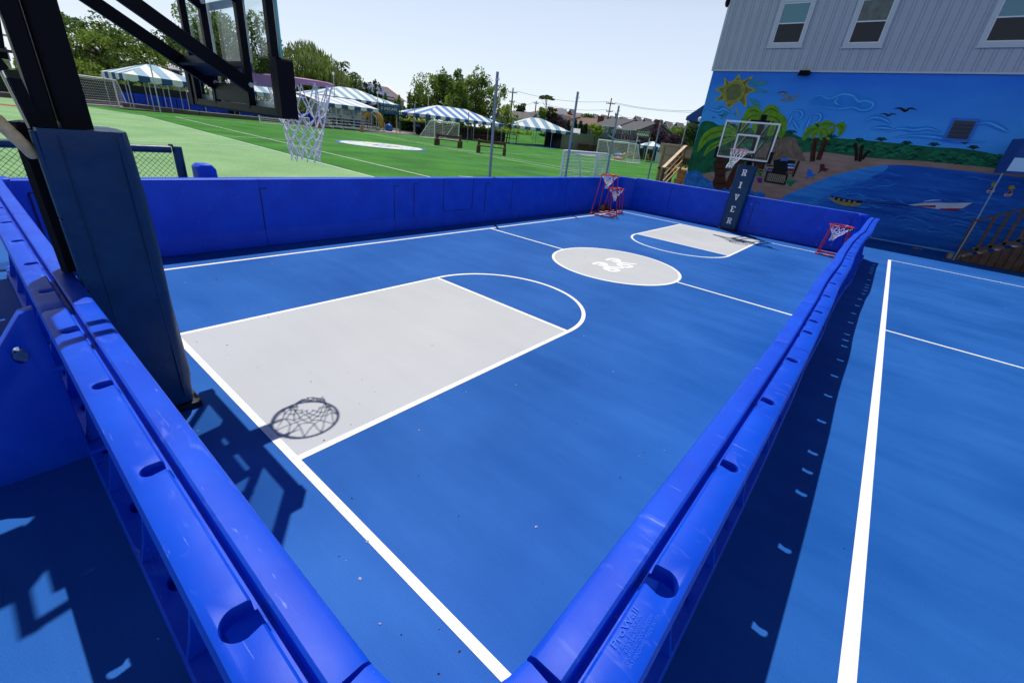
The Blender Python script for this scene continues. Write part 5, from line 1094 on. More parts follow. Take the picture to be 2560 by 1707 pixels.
# ================================================================= TENTS
def tent(label, A, B, dep, eh, rh, hip, n, roofm, D=None, vb='valance_blue_shaded', val=.42, first=0, end_stripes=5, legs=5, group='striped tents beside the field', one_slope=False):
    """A, B: near eave corners on the ground (A left, B right); dep: depth in metres away from the camera"""
    A, B = Vector((A.x, A.y, 0)), Vector((B.x, B.y, 0)); S = thing('tent', label, 'tent', tuple(A), 0, group)
    ex = (B - A); L_ = ex.length; ex.normalize(); hip = min(hip, L_ * .44); ey = Vector((-ex.y, ex.x, 0))
    if (A + ey - CAM).length < (A - CAM).length: ey = -ey
    m = MB(); v = MB()
    def P(s, t, z): return ex * s + ey * t + Vector((0, 0, z))
    half = dep if one_slope else dep / 2
    def face(org, ux, uy, LL, hp, cnt, f0):
        ws = [i * LL / cnt for i in range(cnt + 1)]
        for i in range(cnt):
            a, b = ws[i], ws[i + 1]; cuts = [a] + [c for c in (hp, LL - hp) if a < c < b and hp > 0] + [b]
            h = lambda s: 1.0 if hp <= 0 else max(0.0, min(1, s / hp, (LL - s) / hp))
            lo = [org + ux * s for s in cuts]; hi = [org + ux * s + uy * h(s) for s in reversed(cuts)]
            pts = lo + [q for q in hi if True]; out = []
            for q in pts:
                if not out or (q - out[-1]).length > 1e-4: out.append(q)
            if (out[0] - out[-1]).length < 1e-4: out.pop()
            if len(out) > 2: m.add(out, [tuple(range(len(out)))], (i + f0) % 2)
            # scalloped valance
            w_ = b - a; pv = [org + ux * a, org + ux * b]; low = [org + ux * (b - w_ * k / 6) + Vector((0, 0, -val * (.80 + .20 * math.sin(math.pi * k / 6)))) for k in range(7)]
            v.add(pv + low, [tuple(range(len(pv) + 7))], (i + f0) % 2)
    up = Vector((0, 0, rh - eh))
    face(P(0, 0, eh), ex, ey * half + up, L_, hip, n, first)
    if not one_slope:
        face(P(L_, dep, eh), -ex, -ey * half + up, L_, hip, n, first)
        face(P(0, dep, eh), -ey, ex * hip + up, dep, half, end_stripes, 1); face(P(L_, 0, eh), ey, -ex * hip + up, dep, half, end_stripes, 1)
    m.build('canopy', [roofm, 'tent_white'], S); v.build('valance', [vb, 'valance_white_shaded'], S)
    for i in range(legs):
        s = .08 + (L_ - .16) * i / (legs - 1)
        for t in (0.06, dep - .06): m = MB(); m.tube([P(s, t, 0), P(s, t, eh)], .045, 6); m.build('leg', 'steel_grey', S)
    m = MB(); m.tube([P(.05, dep, eh - .02), P(.05, .05, eh - .02), P(L_ - .05, .05, eh - .02), P(L_ - .05, dep, eh - .02)], .03, 6); m.build('frame_tube', 'steel_grey', S)
    return S
def gD(u, D): return GD(u, D)
ZT = lambda u, v, D: PD(u, v, D).z
tent('blue and white striped tent at far left, partly hidden by the black hoop arms', gD(336, 66), gD(520, 70), 4.4, ZT(333, 187, 66), ZT(380, 163, 70), 5.0, 7, 'tent_teal', legs=5, val=.62, end_stripes=7, first=1)
tent('pale blue striped tent seen through the net of the nearest hoop', gD(600, 71), gD(772, 75), 7, ZT(772, 247, 75), ZT(700, 213, 78), 4.5, 11, 'tent_teal', val=.5)
tent('tall striped tent behind the metal bleachers, left of the banner', gD(812, 81), gD(1000, 88), 10, ZT(1000, 264, 88), ZT(842, 215, 87), 5.5, 15, 'tent_teal', val=.4)
tent('flat sloping striped canopy directly over the metal bleachers', gD(807, 69), gD(948, 74), 6.0, ZT(948, 274, 74), ZT(931, 256, 79), 0, 9, 'tent_pale', one_slope=True, first=1, val=.5, legs=4)
tent('bright blue and white striped tent behind the small white goal', gD(1063, 78), gD(1253, 88), 9, ZT(1063, 286, 78), ZT(1096, 263, 83), 5.2, 17, 'tent_blue', val=.5, legs=6)
tent('striped tent over the open passage left of the beige wall', gD(1282, 92), gD(1421, 97), 8.0, ZT(1284, 313, 92), ZT(1310, 291, 96), 5, 11, 'tent_teal', val=.55, legs=4)
tent('small white and blue striped tent below the marina sign', gD(1588, 80), gD(1637, 79), 3.6, ZT(1588, 361, 80), ZT(1613, 352, 81.5), 1.75, 4, 'tent_teal', val=.5, legs=2, end_stripes=3, first=1)
# ================================================================= FENCES AND WALLS
def fence(label, pts, h, D, m_='screen_dark', name='fence', cat='fence', post=None, t=.08, z0=0):
    S = thing(name, label, cat, (0, 0, 0)); Q = [GD(u, d) for u, d in zip(pts, D)]; m = MB()
    for a, b in zip(Q[:-1], Q[1:]): m.bar((a.x, a.y, z0 + (h - z0) / 2), (b.x, b.y, z0 + (h - z0) / 2), t, h - z0)
    m.build('screen', m_, S); k = 0
    for a, b in zip(Q[:-1], Q[1:]):
        n = max(1, int((b - a).length / 3.5))
        for i in range(n): p = a.lerp(b, i / n); mm = MB(); mm.tube([(p.x, p.y, 0), (p.x, p.y, h + .15)], .045, 6); mm.build('post', 'steel_grey' if post is None else post, S)
    return S
fence('tall dark screened fence at far left behind the red turf strip', [-60, 120, 305], 2.45, [70, 74, 77])
fence('dark screened fence running behind the blue boards and striped tents', [305, 500, 700, 800], 2.35, [78, 81, 84, 86])
fence('dark painted fence behind the blue striped tent and picnic tables', [1000, 1130, 1262], 2.1, [100, 98, 99])
fence('low dark fence in front of the purple plum trees', [1545, 1620, 1760], 2.6, [93, 88, 80])
# kerb round the far turf edge
m = MB()
K = [GD(u, d) for u, d in ((-60, 67), (150, 70), (300, 73.5), (500, 66.8), (640, 69), (800, 72))]
for a, b in zip(K[:-1], K[1:]): m.bar((a.x, a.y, .2), (b.x, b.y, .2), .3, .4); m.bar((a.x, a.y, .42), (b.x, b.y, .42), .34, .05, m=1)
tag(m.build('kerb', ['kerb_brown', 'kerb_pale']), kind='structure')
# blue boards stacked beyond the far turf edge
bw = thing('dasher_wall', 'distant row of blue ribbed dasher boards under the far left striped tent', 'wall', (0, 0, 0))
A_, B_ = GD(304, 77), GD(815, 80); ex = (B_ - A_).normalized(); n = 17; Lg = (B_ - A_).length; ey = Vector((ex.y, -ex.x, 0))
for i in range(n):
    if i == 8: continue
    a = A_ + ex * (Lg * i / n); b = A_ + ex * (Lg * (i + 1) / n - .08); m = MB(); m.bar((a.x, a.y, .75), (b.x, b.y, .75), .10, 1.45); w_ = (b - a).length
    sgn = 1 if (a + ey - CAM).length < (a - CAM).length else -1
    for k in range(5):
        p = a + ex * (w_ * (k + .5) / 5) + ey * (.12 * sgn)
        if k in (1, 3):
            for j in range(4): m.bar((p.x - ex.x * .3, p.y - ex.y * .3, .38 + j * .27), (p.x + ex.x * .3, p.y + ex.y * .3, .38 + j * .27), .16, .09)
        else: m.bar((p.x, p.y, .15), (p.x, p.y, 1.35), .2, .16, up=(ex.x, ex.y, 0))
    m.build('panel', 'board_blue', bw)
def wbox(m, u0, D0, u1, D1, z0, z1, t, mi=0):
    a, b = GD(u0, D0), GD(u1, D1); d = (b - a).normalized(); nrm = Vector((-d.y, d.x, 0)); nrm = nrm if (a + nrm - CAM).length > (a - CAM).length else -nrm
    P = [a, b, b + nrm * t, a + nrm * t]; vs = [(p.x, p.y, z) for z in (z0, z1) for p in P]
    m.add(vs, [(3, 2, 1, 0), (4, 5, 6, 7), (0, 1, 5, 4), (1, 2, 6, 5), (2, 3, 7, 6), (3, 0, 4, 7)], mi); return a, b, d, nrm
bg = thing('storage_building', 'long low beige building with a teal roof edge right of the open passage', 'building', (0, 0, 0))
m = MB(); ZBW = (ZT(1425, 334, 103) + ZT(1520, 346, 107)) / 2; wbox(m, 1401, 101, 1530, 108, 0, ZBW, 5); m.build('wall', 'wall_beige', bg)
m = MB(); wbox(m, 1399, 100.8, 1531, 107.8, ZBW, ZBW + .25, 5.3); m.build('roof_edge', 'trim_teal', bg)
m = MB(); wbox(m, 1445, 101.8, 1472, 102.8, .5, .75, .5); wbox(m, 1445, 102.3, 1472, 103.3, .75, 1.3, .12); 
for u in (1447, 1470): wbox(m, u, 102, u + 1.5, 102, 0, .5, .5)
tag(m.build('bench', 'wood_dark'), 'long dark bench against the beige wall', 'bench')
m = MB(); wbox(m, 1476, 103, 1490, 103.6, .5, .75, .5); wbox(m, 1476, 103.5, 1490, 104, .75, 1.3, .12); wbox(m, 1477, 103.1, 1478.5, 103.1, 0, .5, .5); wbox(m, 1487, 103.4, 1488.5, 103.4, 0, .5, .5)
tag(m.build('bench', 'wood_dark'), 'short dark bench against the beige wall, right of the long one', 'bench')
m = MB(); wbox(m, 1361, 98, 1400, 100, 0, 3.6, .3); tag(m.build('doorway_shade', 'pane_dark'), 'black panel painted as the shade inside the open doorway at the right end of the passage tent', 'door')  # black panel stands in for the shade inside the doorway
m = MB(); wbox(m, 1407, 100.6, 1417, 100.9, 2.9, 3.4, .06); tag(m.build('wall_sign', 'sign_black'), 'small black sign on the left end of the beige wall', 'sign')
# concrete apron and terrace under the tents
m = MB(); a = GD(955, 100); b = GD(1048, 90); m.add([(-90, 20, -.025), (-56, 30, -.018), (-54, 70, -.018), (-48, 110, -.018), (-100, 130, -.025)], [(0, 1, 2, 3, 4)]); tag(m.build('terrace_ground', 'asphalt'), kind='structure')
m = MB(); P = [GD(948, 78), GD(1050, 80), GD(1050, 88), GD(952, 95)]; m.add([(p.x, p.y, .01) for p in P], [(0, 1, 2, 3)]); tag(m.build('concrete_path', 'concrete'), kind='structure')
m = MB(); P = [GD(1262, 90), GD(1395, 92), GD(1385, 108), GD(1268, 100)]; m.add([(p.x, p.y, .012) for p in P], [(0, 1, 2, 3)]); tag(m.build('passage_floor', 'court_blue'), kind='structure')
# ================================================================= BLEACHERS
bl = thing('bleachers', 'grey metal bleachers with guard rails under the sloping striped canopy', 'bleachers', (0, 0, 0))
A_, B_ = GD(822, 66.5), GD(950, 72); ex = (B_ - A_).normalized(); Lg = (B_ - A_).length; ey = Vector((-ex.y, ex.x, 0)); ey = ey if (A_ + ey - CAM).length > (A_ - CAM).length else -ey
def bp_(s, t, z): p = A_ + ex * s + ey * t; return (p.x, p.y, z)
for i, (t, z) in enumerate(((0, .35), (.8, .65), (1.5, 1.0), (2.2, 1.35), (2.9, 1.7))):
    m = MB(); m.bar(bp_(.2, t, z), bp_(Lg - (.2 if i else 1.2), t, z), .34, .07); m.build('plank', 'steel_grey', bl)
m = MB(); m.bar(bp_(.2, 3.1, 1.5), bp_(Lg - .8, 3.1, 1.5), .05, .5); m.build('riser_plate', 'steel_grey', bl)
for s in (.5, Lg * .25, Lg * .5, Lg * .75, Lg - .5): m = MB(); m.bar(bp_(s, -.2, 0), bp_(s, -.2, .3), .08); m.bar(bp_(s, 0, .1), bp_(s, 3, 1.6), .08); m.bar(bp_(s, 3, 0), bp_(s, 3, 1.7), .08); m.split('support', 'steel_grey', bl)
for k in range(12):
    s = .2 + (Lg - .4) * k / 11; m = MB(); m.bar(bp_(s, 3.4, 1.4), bp_(s, 3.4, 3.1), .07); m.build('rail_post', 'steel_grey', bl)
m = MB()
for k in range(70): s = .3 + (Lg - .6) * k / 69; m.bar(bp_(s, 3.4, 1.5), bp_(s, 3.4, 3.05), .03)
tag(m.build('baluster', 'steel_grey', bl), kind='stuff')
for z in (3.1, 1.5): m = MB(); m.bar(bp_(.2, 3.4, z), bp_(Lg - .2, 3.4, z), .06); m.build('guard_rail', 'steel_grey', bl)
for s in (.15, Lg - .1): m = MB(); m.bar(bp_(s, 3.4, 3.1), bp_(s, 1.6, 2.6), .07); m.bar(bp_(s, 1.6, 2.6), bp_(s, .6, 1.9), .07); m.bar(bp_(s, .6, 1.9), bp_(s, .6, .4), .07); m.bar(bp_(s, 1.6, 2.6), bp_(s, 1.6, .8), .05); m.build('end_rail', 'steel_grey', bl)
for i, (u, D) in enumerate(((793, 65), (803, 65), (905, 66.5))):
    S = thing('traffic_cone', ('dull orange cone at the left end of the bleachers, left one of two', 'dull orange cone at the left end of the bleachers, right one of two', 'dull orange cone in front of the middle of the bleachers')[i], 'cone', tuple(GD(u, D)), 0, 'cones by the bleachers')
    m = MB(); m.tube([(0, 0, .04), (0, 0, .95)], [.24, .08], 8); m.build('cone_body', 'cone_orange', S); m = MB(); m.box((-.3, -.3, 0), (.3, .3, .06)); m.build('cone_base', 'cone_orange', S)
# banner and play structure
S = thing('banner', 'blue banner with pale lettering hung on posts at the end of the tall striped tent', 'banner', (0, 0, 0))
TL, TR, BL, BR = PD(948, 257, 79), PD(996, 264, 82), PD(948, 283, 79), PD(996, 289, 82); zb, zt_ = (BL.z + BR.z) / 2, (TL.z + TR.z) / 2
a, b = Vector((TL.x, TL.y, 0)), Vector((TR.x, TR.y, 0)); d = (b - a).normalized(); nn = Vector((d.y, -d.x, 0)); nn = nn if (a + nn - CAM).length < (a - CAM).length else -nn
m = MB(); m.bar((a.x, a.y, (zb + zt_) / 2), (b.x, b.y, (zb + zt_) / 2), .03, zt_ - zb); cl = m.build('cloth', 'banner_blue', S)
m = MB(); w_ = (b - a).length; hh = zt_ - zb; o = a + nn * .03
text_mesh(m, 'SEASCAPE', o + d * w_ * .08 + Vector((0, 0, zb + hh * .40)), d, (0, 0, 1), hh * .26, m=0, bold=.02, width=w_ * .84); m.build('lettering', 'banner_letter', cl)
m = MB(); text_mesh(m, 'PLAYGROUND', o + d * w_ * .28 + Vector((0, 0, zb + hh * .18)), d, (0, 0, 1), hh * .12, width=w_ * .42); m.build('small_lettering', 'tent_teal', cl)
m = MB()
for k in range(7): c = o + d * w_ * (.12 + .13 * k) + Vector((0, 0, zb + hh * (.88 - .03 * (k % 3)))); m.ball(c, (.12, .12, .16), n=6)
tag(m.build('shell_pattern', 'tent_teal', cl), kind='stuff')
for u, D, mt in ((960, 79.5, 'steel_green'), (991, 81, 'slide_yellow'), (998, 82, 'steel_green'), (1002, 82.5, 'steel_green')):
    p = GD(u, D); m = MB(); m.tube([(p.x, p.y, 0), (p.x, p.y, zt_ + .3 if mt != 'slide_yellow' else zb)], .06, 7); m.build('banner_post', mt, S)
S = thing('slide', 'yellow playground slide beside the banner, behind the bleachers', 'slide', (0, 0, 0))
m = MB(); P = [PD(u, v, 80) for u, v in ((938, 286), (946, 290), (951, 300), (954, 311), (957, 320))]; m.tube(P, .5, 8); m.build('chute', 'slide_yellow', S)
S = thing('play_structure', 'dark blue play structure panels behind the bleacher rails', 'playground', (0, 0, 0)); m = MB(); wbox(m, 832, 84, 900, 85, 0, 3.4, .2); m.build('panel', 'banner_blue', S)
m = MB()
for u, v0, u1, v1 in ((845, 300, 872, 276), (860, 305, 905, 285), (905, 300, 925, 280)): m.tube([PD(u, v0, 83), PD(u1, v1, 83)], .28, 6)
m.split('slide_tube', 'slide_yellow', S)
m = MB(); m.ball(PD(972, 322, 84) , (.9, .6, .8), n=8); m.v = [(x, y, max(0.02, z)) for x, y, z in m.v]; tag(m.build('beanbag', 'plastic_blue'), 'blue slumped play sack on the path below the banner', 'play sack')
m = MB(); m.tube([PD(834, 168 + 16, 92), (GD(834, 92))], .05, 7); 
# ball-topped posts
for (u, v, D), lb in (((833, 185, 78), 'tall thin post with a white globe above the sloping canopy'), ((944, 233, 84), 'thin post with a white globe at the right end of the tall tent')):
    T = PD(u, v, D); S = thing('globe_post', lb, 'lamp post', (T.x, T.y, 0), 0, 'globe posts'); m = MB(); m.tube([(0, 0, 0), (0, 0, T.z)], .06, 7); m.build('pole', 'steel_grey', S); m = MB(); m.ball((0, 0, T.z), .2, n=10); m.build('globe', 'goal_white', S)
for (u, v, D), lb in (((373, 152, 62), 'tall thin post crossing the front of the far left striped tent'), ((1037, 262, 80), 'thin net post left of the bright blue tent'), ((1071, 240, 86), 'grey post rising behind the left slope of the bright blue tent'),
                      ((1172, 280, 72), 'thin dark post in front of the bright blue tent'), ((1283, 297, 84), 'thin dark post in front of the passage tent'), ((726, 222, 66), 'thin grey post seen through the hoop net')):
    T = PD(u, v, D); S = thing('net_post', lb, 'post', (T.x, T.y, 0), 0, 'thin posts along the field edge'); m = MB(); m.tube([(0, 0, 0), (0, 0, T.z)], .055, 7); m.build('shaft', 'steel_grey' if D != 72 else 'pole_grey', S)
# ================================================================= BENCHES, TABLES
def brown_bench():
    S = thing('field_bench', 'x', 'bench', (0, 0, 0), 0, 'brown resin benches on the field')
    for x in (-1.25, 1.25):
        for sy in (-1, 1):
            m = MB(); m.prism([(0, 0), (.14, 0), (.18, .55), (.5, .55), (.56, 0), (.72, 0), (.66, .62), (.2, .66), (.16, 1.15), (-.02, 1.18), (0, .5)], (x - .09, 0, 0), (0, sy, 0), (0, 0, 1), (1, 0, 0), .18); m.build('end_frame', 'wood_dark', S)
    for sy in (-1, 1):
        m = MB(); m.box((-1.3, min(sy * .2, sy * .62), .56), (1.3, max(sy * .2, sy * .62), .64)); m.build('seat', 'wood_dark', S)
    m = MB(); m.box((-1.3, -.06, .85), (1.3, .06, 1.08)); m.build('backrest', 'wood_dark', S)
    return S
bb = brown_bench(); p = GD(1121, 50.5); bb.location = (p.x, p.y, 0); bb['label'] = 'brown double sided bench on the turf in front of the small white goal'; bb.rotation_euler.z = .55
b2 = copy_tree(bb); p = GD(1228, 45); b2.location = (p.x, p.y, 0); b2['label'] = 'brown double sided bench on the turf just right of the tallest pole'; b2.rotation_euler.z = .62
tb = None
for i, (u, D) in enumerate(((1070, 84), (1100, 86), (1130, 88), (1160, 90), (1195, 91), (1228, 93))):
    if tb is None:
        tb = thing('picnic_table', 'brown picnic table in the shade of the bright blue tent, farthest left', 'picnic table', (0, 0, 0), 0, 'picnic tables under the blue tent')
        for z, y0, y1, nm in ((.78, -.4, .4, 'table_top'), (.45, -.85, -.55, 'seat'), (.45, .55, .85, 'seat')): m = MB(); m.box((-1.1, y0, z - .05), (1.1, y1, z)); m.build(nm, 'wood_dark', tb)
        for x in (-.8, .8): m = MB(); m.bar((x, -.75, 0), (x, -.2, .76), .09); m.bar((x, .75, 0), (x, .2, .76), .09); m.bar((x, -.8, .4), (x, .8, .4), .09); m.build('leg', 'wood_dark', tb)
        o = tb
    else: o = copy_tree(tb)
    p = GD(u, D); o.location = (p.x, p.y, 0); o.rotation_euler.z = 1.25 + .05 * i
    o['label'] = ('brown picnic table in the shade of the bright blue tent, farthest left', 'brown picnic table under the blue tent, second from the left', 'brown picnic table under the blue tent, right behind the small goal', 'brown picnic table under the blue tent, fourth from the left', 'brown picnic table under the blue tent, left of the tallest pole', 'brown picnic table under the blue tent, farthest right')[i]
rl = thing('picket_fence', 'brown wooden rail fence along the front of the bright blue tent', 'fence', (0, 0, 0)); a, b = GD(1040, 90), GD(1290, 94)
for z in (.9, 1.6): m = MB(); m.bar((a.x, a.y, z), (b.x, b.y, z), .08, .14); m.build('rail', 'wood_dark', rl)
for i in range(14): p = a.lerp(b, i / 13); m = MB(); m.bar((p.x, p.y, 0), (p.x, p.y, 1.7), .12); m.build('post', 'wood_dark', rl)
# bins, chairs, small things by the marina
for (u, D, lb) in ((1656, 75, 'blue bin with domed lid beside the grey cabinet'), (1425, 97, 'dark blue bin against the beige wall'), (1045, 84, 'black bin with a blue lid at the left end of the bright blue tent')):
    p = GD(u, D); S = thing('litter_bin', lb, 'bin', tuple(p), 0, 'litter bins round the field'); m = MB(); m.tube([(0, 0, 0), (0, 0, 1.0), (0, 0, 1.25)], [.36, .42, .42], 12); m.build('bin_body', 'plastic_blue' if u != 1045 else 'pad_black', S, bevel=.01); m = MB(); m.ball((0, 0, 1.25), (.44, .44, .3), n=12); m.build('lid', 'plastic_blue', S)
def adk():
    S = thing('garden_chair', 'x', 'chair', (0, 0, 0), 0, 'yellow garden chairs'); m = MB(); m.box((-.3, -.3, .38), (.3, .3, .44)); m.build('seat', 'plastic_yellow', S); m = MB(); m.bar((0, .25, .42), (0, .45, 1.15), .6, .05, up=(0, 1, 0)); m.build('backrest', 'plastic_yellow', S)
    for x in (-.28, .28):
        for y in (-.28, .28): m = MB(); m.bar((x, y, 0), (x, y, .42), .07); m.build('leg', 'plastic_yellow', S)
        m = MB(); m.bar((x, -.3, .62), (x, .3, .62), .08, .04); m.build('armrest', 'plastic_yellow', S)
    return S
ac = adk()
for i, (u, D, r) in enumerate(((1572, 84, .5), (1582, 83, 1.2), (1587, 84, 2.0), (1596, 82.5, -.3), (1622, 81, .4))):
    o = ac if i == 0 else copy_tree(ac); p = GD(u, D); o.location = (p.x, p.y, 0); o.rotation_euler.z = r + 2; o['label'] = 'yellow garden chair %s' % ('left of the marina sign legs', 'just right of the left marina sign leg', 'between the marina sign legs, left of the blue bollard', 'right of the blue bollard under the small tent', 'right of the right marina sign leg')[i]
S = thing('bollard', 'thin blue umbrella stand under the small striped tent', 'stand', tuple(GD(1591, 78)), 0); m = MB(); m.tube([(0, 0, 0), (0, 0, 3.0)], .12, 8); m.build('column', 'plastic_blue', S); m = MB(); m.tube([(0, 0, 0), (0, 0, .12)], .55, 12); m.build('foot', 'trim_white', S)
m = MB(); m.ball((0, 0, .3), .3, n=10); o = m.build('play_ball', 'pink'); o.location = PD(1657, 383, 78); o.location.z = 1.6; tag(o, 'pink ball sitting on top of the rack right of the small tent', 'ball')
m = MB(); p = PD(1656, 383, 78.2); m.box((p.x - .8, p.y - .3, 0), (p.x + .5, p.y + .3, 1.6)); tag(m.build('toy_rack', 'steel_grey'), 'low rack by the blue bin holding play balls', 'rack')
m = MB(); m.ball((0, 0, 0), .38, n=10); o = m.build('play_ball', 'plastic_blue'); o.location = PD(1651, 379, 78); o.location.z = 1.98; tag(o, 'blue ball beside the pink ball on the rack', 'ball')
m = MB(); p = GD(1545, 72); m.ball((p.x, p.y, .15), (.9, .5, .25), n=8); tag(m.build('float', 'orange'), 'orange float lying by the large grey netted goal', 'float')
m = MB(); p = GD(1548, 80); m.ball((p.x, p.y, .35), (1.2, .7, .45), n=8); m.ball((p.x + .9, p.y - .2, .45), (.4, .4, .5), n=8, m=1); tag(m.build('inflatable', ['tent_blue', 'plastic_yellow']), 'blue and yellow inflatable toy behind the large netted goal', 'toy')
# marina sign
S = thing('marina_sign', 'black framed marina sign with pale letters on two tall legs', 'sign', (0, 0, 0)); D = 70
TL, TR, BL, BR = PD(1594, 324, D), PD(1627, 329, D - 1.5), PD(1592, 340, D), PD(1624, 346, D - 1.5); a, b = Vector((TL.x, TL.y, 0)), Vector((TR.x, TR.y, 0)); d = (b - a).normalized(); zt_, zb = (TL.z + TR.z) / 2, (BL.z + BR.z) / 2; nn = Vector((d.y, -d.x, 0)); nn = nn if (a + nn - CAM).length < (a - CAM).length else -nn
w_ = (b - a).length; hh = zt_ - zb; m = MB(); m.bar((a.x, a.y, (zb + zt_) / 2), (b.x, b.y, (zb + zt_) / 2), .10, hh); bd_ = m.build('board', 'sign_black', S); m = MB()
for p0, p1 in (((a, zb), (b, zb)), ((a, zt_), (b, zt_)), ((a, zb), (a, zt_)), ((b, zb), (b, zt_))): m.bar((*p0[0].xy, p0[1]), (*p1[0].xy, p1[1]), .16)
m.build('frame', 'sign_wood', bd_); o = a + nn * .06
m = MB(); text_mesh(m, 'ROLLING RIVER', o + d * w_ * .06 + Vector((0, 0, zb + hh * .66)), d, (0, 0, 1), hh * .2, bold=.012, width=w_ * .88); text_mesh(m, 'MARINA', o + d * w_ * .05 + Vector((0, 0, zb + hh * .16)), d, (0, 0, 1), hh * .4, bold=.03, width=w_ * .9); m.build('lettering', 'sign_letter', bd_)
for u, v in ((1594, 343), (1624, 347)): p = PD(u, v, D - .5); m = MB(); m.tube([(p.x, p.y, 0), (p.x, p.y, zb + .1)], .07, 8); m.build('leg', 'trim_white', S)
# flag rope
P = [PD(u, v, 90) for u, v in ((1519, 337), (1535, 348), (1560, 353), (1585, 355), (1602, 352))]; m = MB(); m.tube([tuple(p) for p in smooth_poly([tuple(p) for p in P], 4, False)], .12, 6); tag(m.build('rope_garland', 'tent_teal'), 'pale blue swagged rope across the deck of the grey house', 'rope')
# ================================================================= HOUSES
def house(label, u0, D0, u1, D1, eave, ridge, depth, wallm, roofm, gable_end=None, over=.3, name='house', group=None, hipped=False):
    """front wall between columns u0 and u1; ridge runs parallel to the front unless gable_end"""
    a, b = GD(u0, D0), GD(u1, D1); S = thing(name, label, 'house', (a.x, a.y, 0), 0, group); a.z = b.z = 0; L_ = (b - a).length; d = (b - a).normalized(); n = Vector((-d.y, d.x, 0)); n = n if (a + n - CAM).length > (a - CAM).length else -n
    P = lambda s, t, z: d * s + n * t + Vector((0, 0, z)); S['_L'] = L_
    m = MB(); vs = [P(0, 0, 0), P(L_, 0, 0), P(L_, depth, 0), P(0, depth, 0), P(0, 0, eave), P(L_, 0, eave), P(L_, depth, eave), P(0, depth, eave)]
    fs = [(0, 1, 5, 4), (1, 2, 6, 5), (2, 3, 7, 6), (3, 0, 4, 7)]
    if gable_end: vs += [P(L_ / 2, 0, ridge), P(L_ / 2, depth, ridge)]; fs += [(4, 5, 8), (6, 7, 9)]
    elif not hipped: vs += [P(0, depth / 2, ridge), P(L_, depth / 2, ridge)]; fs += [(4, 8, 7), (5, 6, 9)]
    m.add(vs, fs); wl = m.build('wall', wallm, S)
    m = MB(); t = .18; o = over
    if gable_end: quads = [[P(-o, -o, eave - .1), P(L_ / 2, -o, ridge + .05), P(L_ / 2, depth + o, ridge + .05), P(-o, depth + o, eave - .1)], [P(L_ + o, -o, eave - .1), P(L_ / 2, -o, ridge + .05), P(L_ / 2, depth + o, ridge + .05), P(L_ + o, depth + o, eave - .1)]]
    elif hipped:
        h = depth * .55; quads = [[P(-o, -o, eave), P(L_ + o, -o, eave), P(L_ - h, depth / 2, ridge), P(h, depth / 2, ridge)], [P(-o, depth + o, eave), P(L_ + o, depth + o, eave), P(L_ - h, depth / 2, ridge), P(h, depth / 2, ridge)], [P(-o, -o, eave), P(h, depth / 2, ridge), P(-o, depth + o, eave)], [P(L_ + o, -o, eave), P(L_ - h, depth / 2, ridge), P(L_ + o, depth + o, eave)]]
    else: quads = [[P(-o, -o, eave - .1), P(L_ + o, -o, eave - .1), P(L_ + o, depth / 2, ridge + .05), P(-o, depth / 2, ridge + .05)], [P(-o, depth + o, eave - .1), P(L_ + o, depth + o, eave - .1), P(L_ + o, depth / 2, ridge + .05), P(-o, depth / 2, ridge + .05)]]
    for q in quads: k = len(q); m.add(q + [p + Vector((0, 0, t)) for p in q], [tuple(range(k)), tuple(range(2 * k - 1, k - 1, -1))] + [(i, (i + 1) % k, k + (i + 1) % k, k + i) for i in range(k)])
    rf = m.build('roof', roofm, S)
    m = MB()
    if gable_end: m.bar(P(-o, -o - .02, eave), P(L_ / 2, -o - .02, ridge + .1), .06, .3); m.bar(P(L_ + o, -o - .02, eave), P(L_ / 2, -o - .02, ridge + .1), .06, .3)
    else: m.bar(P(-o, -o - .02, eave), P(L_ + o, -o - .02, eave), .06, .22)
    m.build('fascia', 'trim_white', rf)
    return S, P, L_, rf, wl
def win(S, P, s, z, w_, h_, t=0, pane='pane_dark', mull=0):
    m = MB(); e = .12
    for a, b, c, d in ((s - e, z - e, s + w_ + e, z), (s - e, z + h_, s + w_ + e, z + h_ + e), (s - e, z, s, z + h_), (s + w_, z, s + w_ + e, z + h_)) + tuple((s + w_ * (k + 1) / (mull + 1) - .05, z, s + w_ * (k + 1) / (mull + 1) + .05, z + h_) for k in range(mull)):
        q = [P(a, t - .08, b), P(c, t - .08, b), P(c, t - .08, d), P(a, t - .08, d), P(a, t + .02, b), P(c, t + .02, b), P(c, t + .02, d), P(a, t + .02, d)]
        m.add(q, [(0, 1, 2, 3), (7, 6, 5, 4), (0, 4, 5, 1), (1, 5, 6, 2), (2, 6, 7, 3), (3, 7, 4, 0)])
    f = m.build('window', 'trim_white', S); m = MB(); m.add([P(s, t - .03, z), P(s + w_, t - .03, z), P(s + w_, t - .03, z + h_), P(s, t - .03, z + h_)], [(0, 1, 2, 3)]); m.build('pane', pane, f)
def chim(rf, P, s, t, z0, z1, w_=.8, mt='brick'):
    m = MB(); q = [P(s, t, z0), P(s + w_, t, z0), P(s + w_, t + w_, z0), P(s, t + w_, z0), P(s, t, z1), P(s + w_, t, z1), P(s + w_, t + w_, z1), P(s, t + w_, z1)]; m.add(q, [(4, 5, 6, 7), (0, 1, 5, 4), (1, 2, 6, 5), (2, 3, 7, 6), (3, 0, 4, 7)]); m.build('chimney', mt, rf)
zt = lambda u, v, D: PD(u, v, D).z
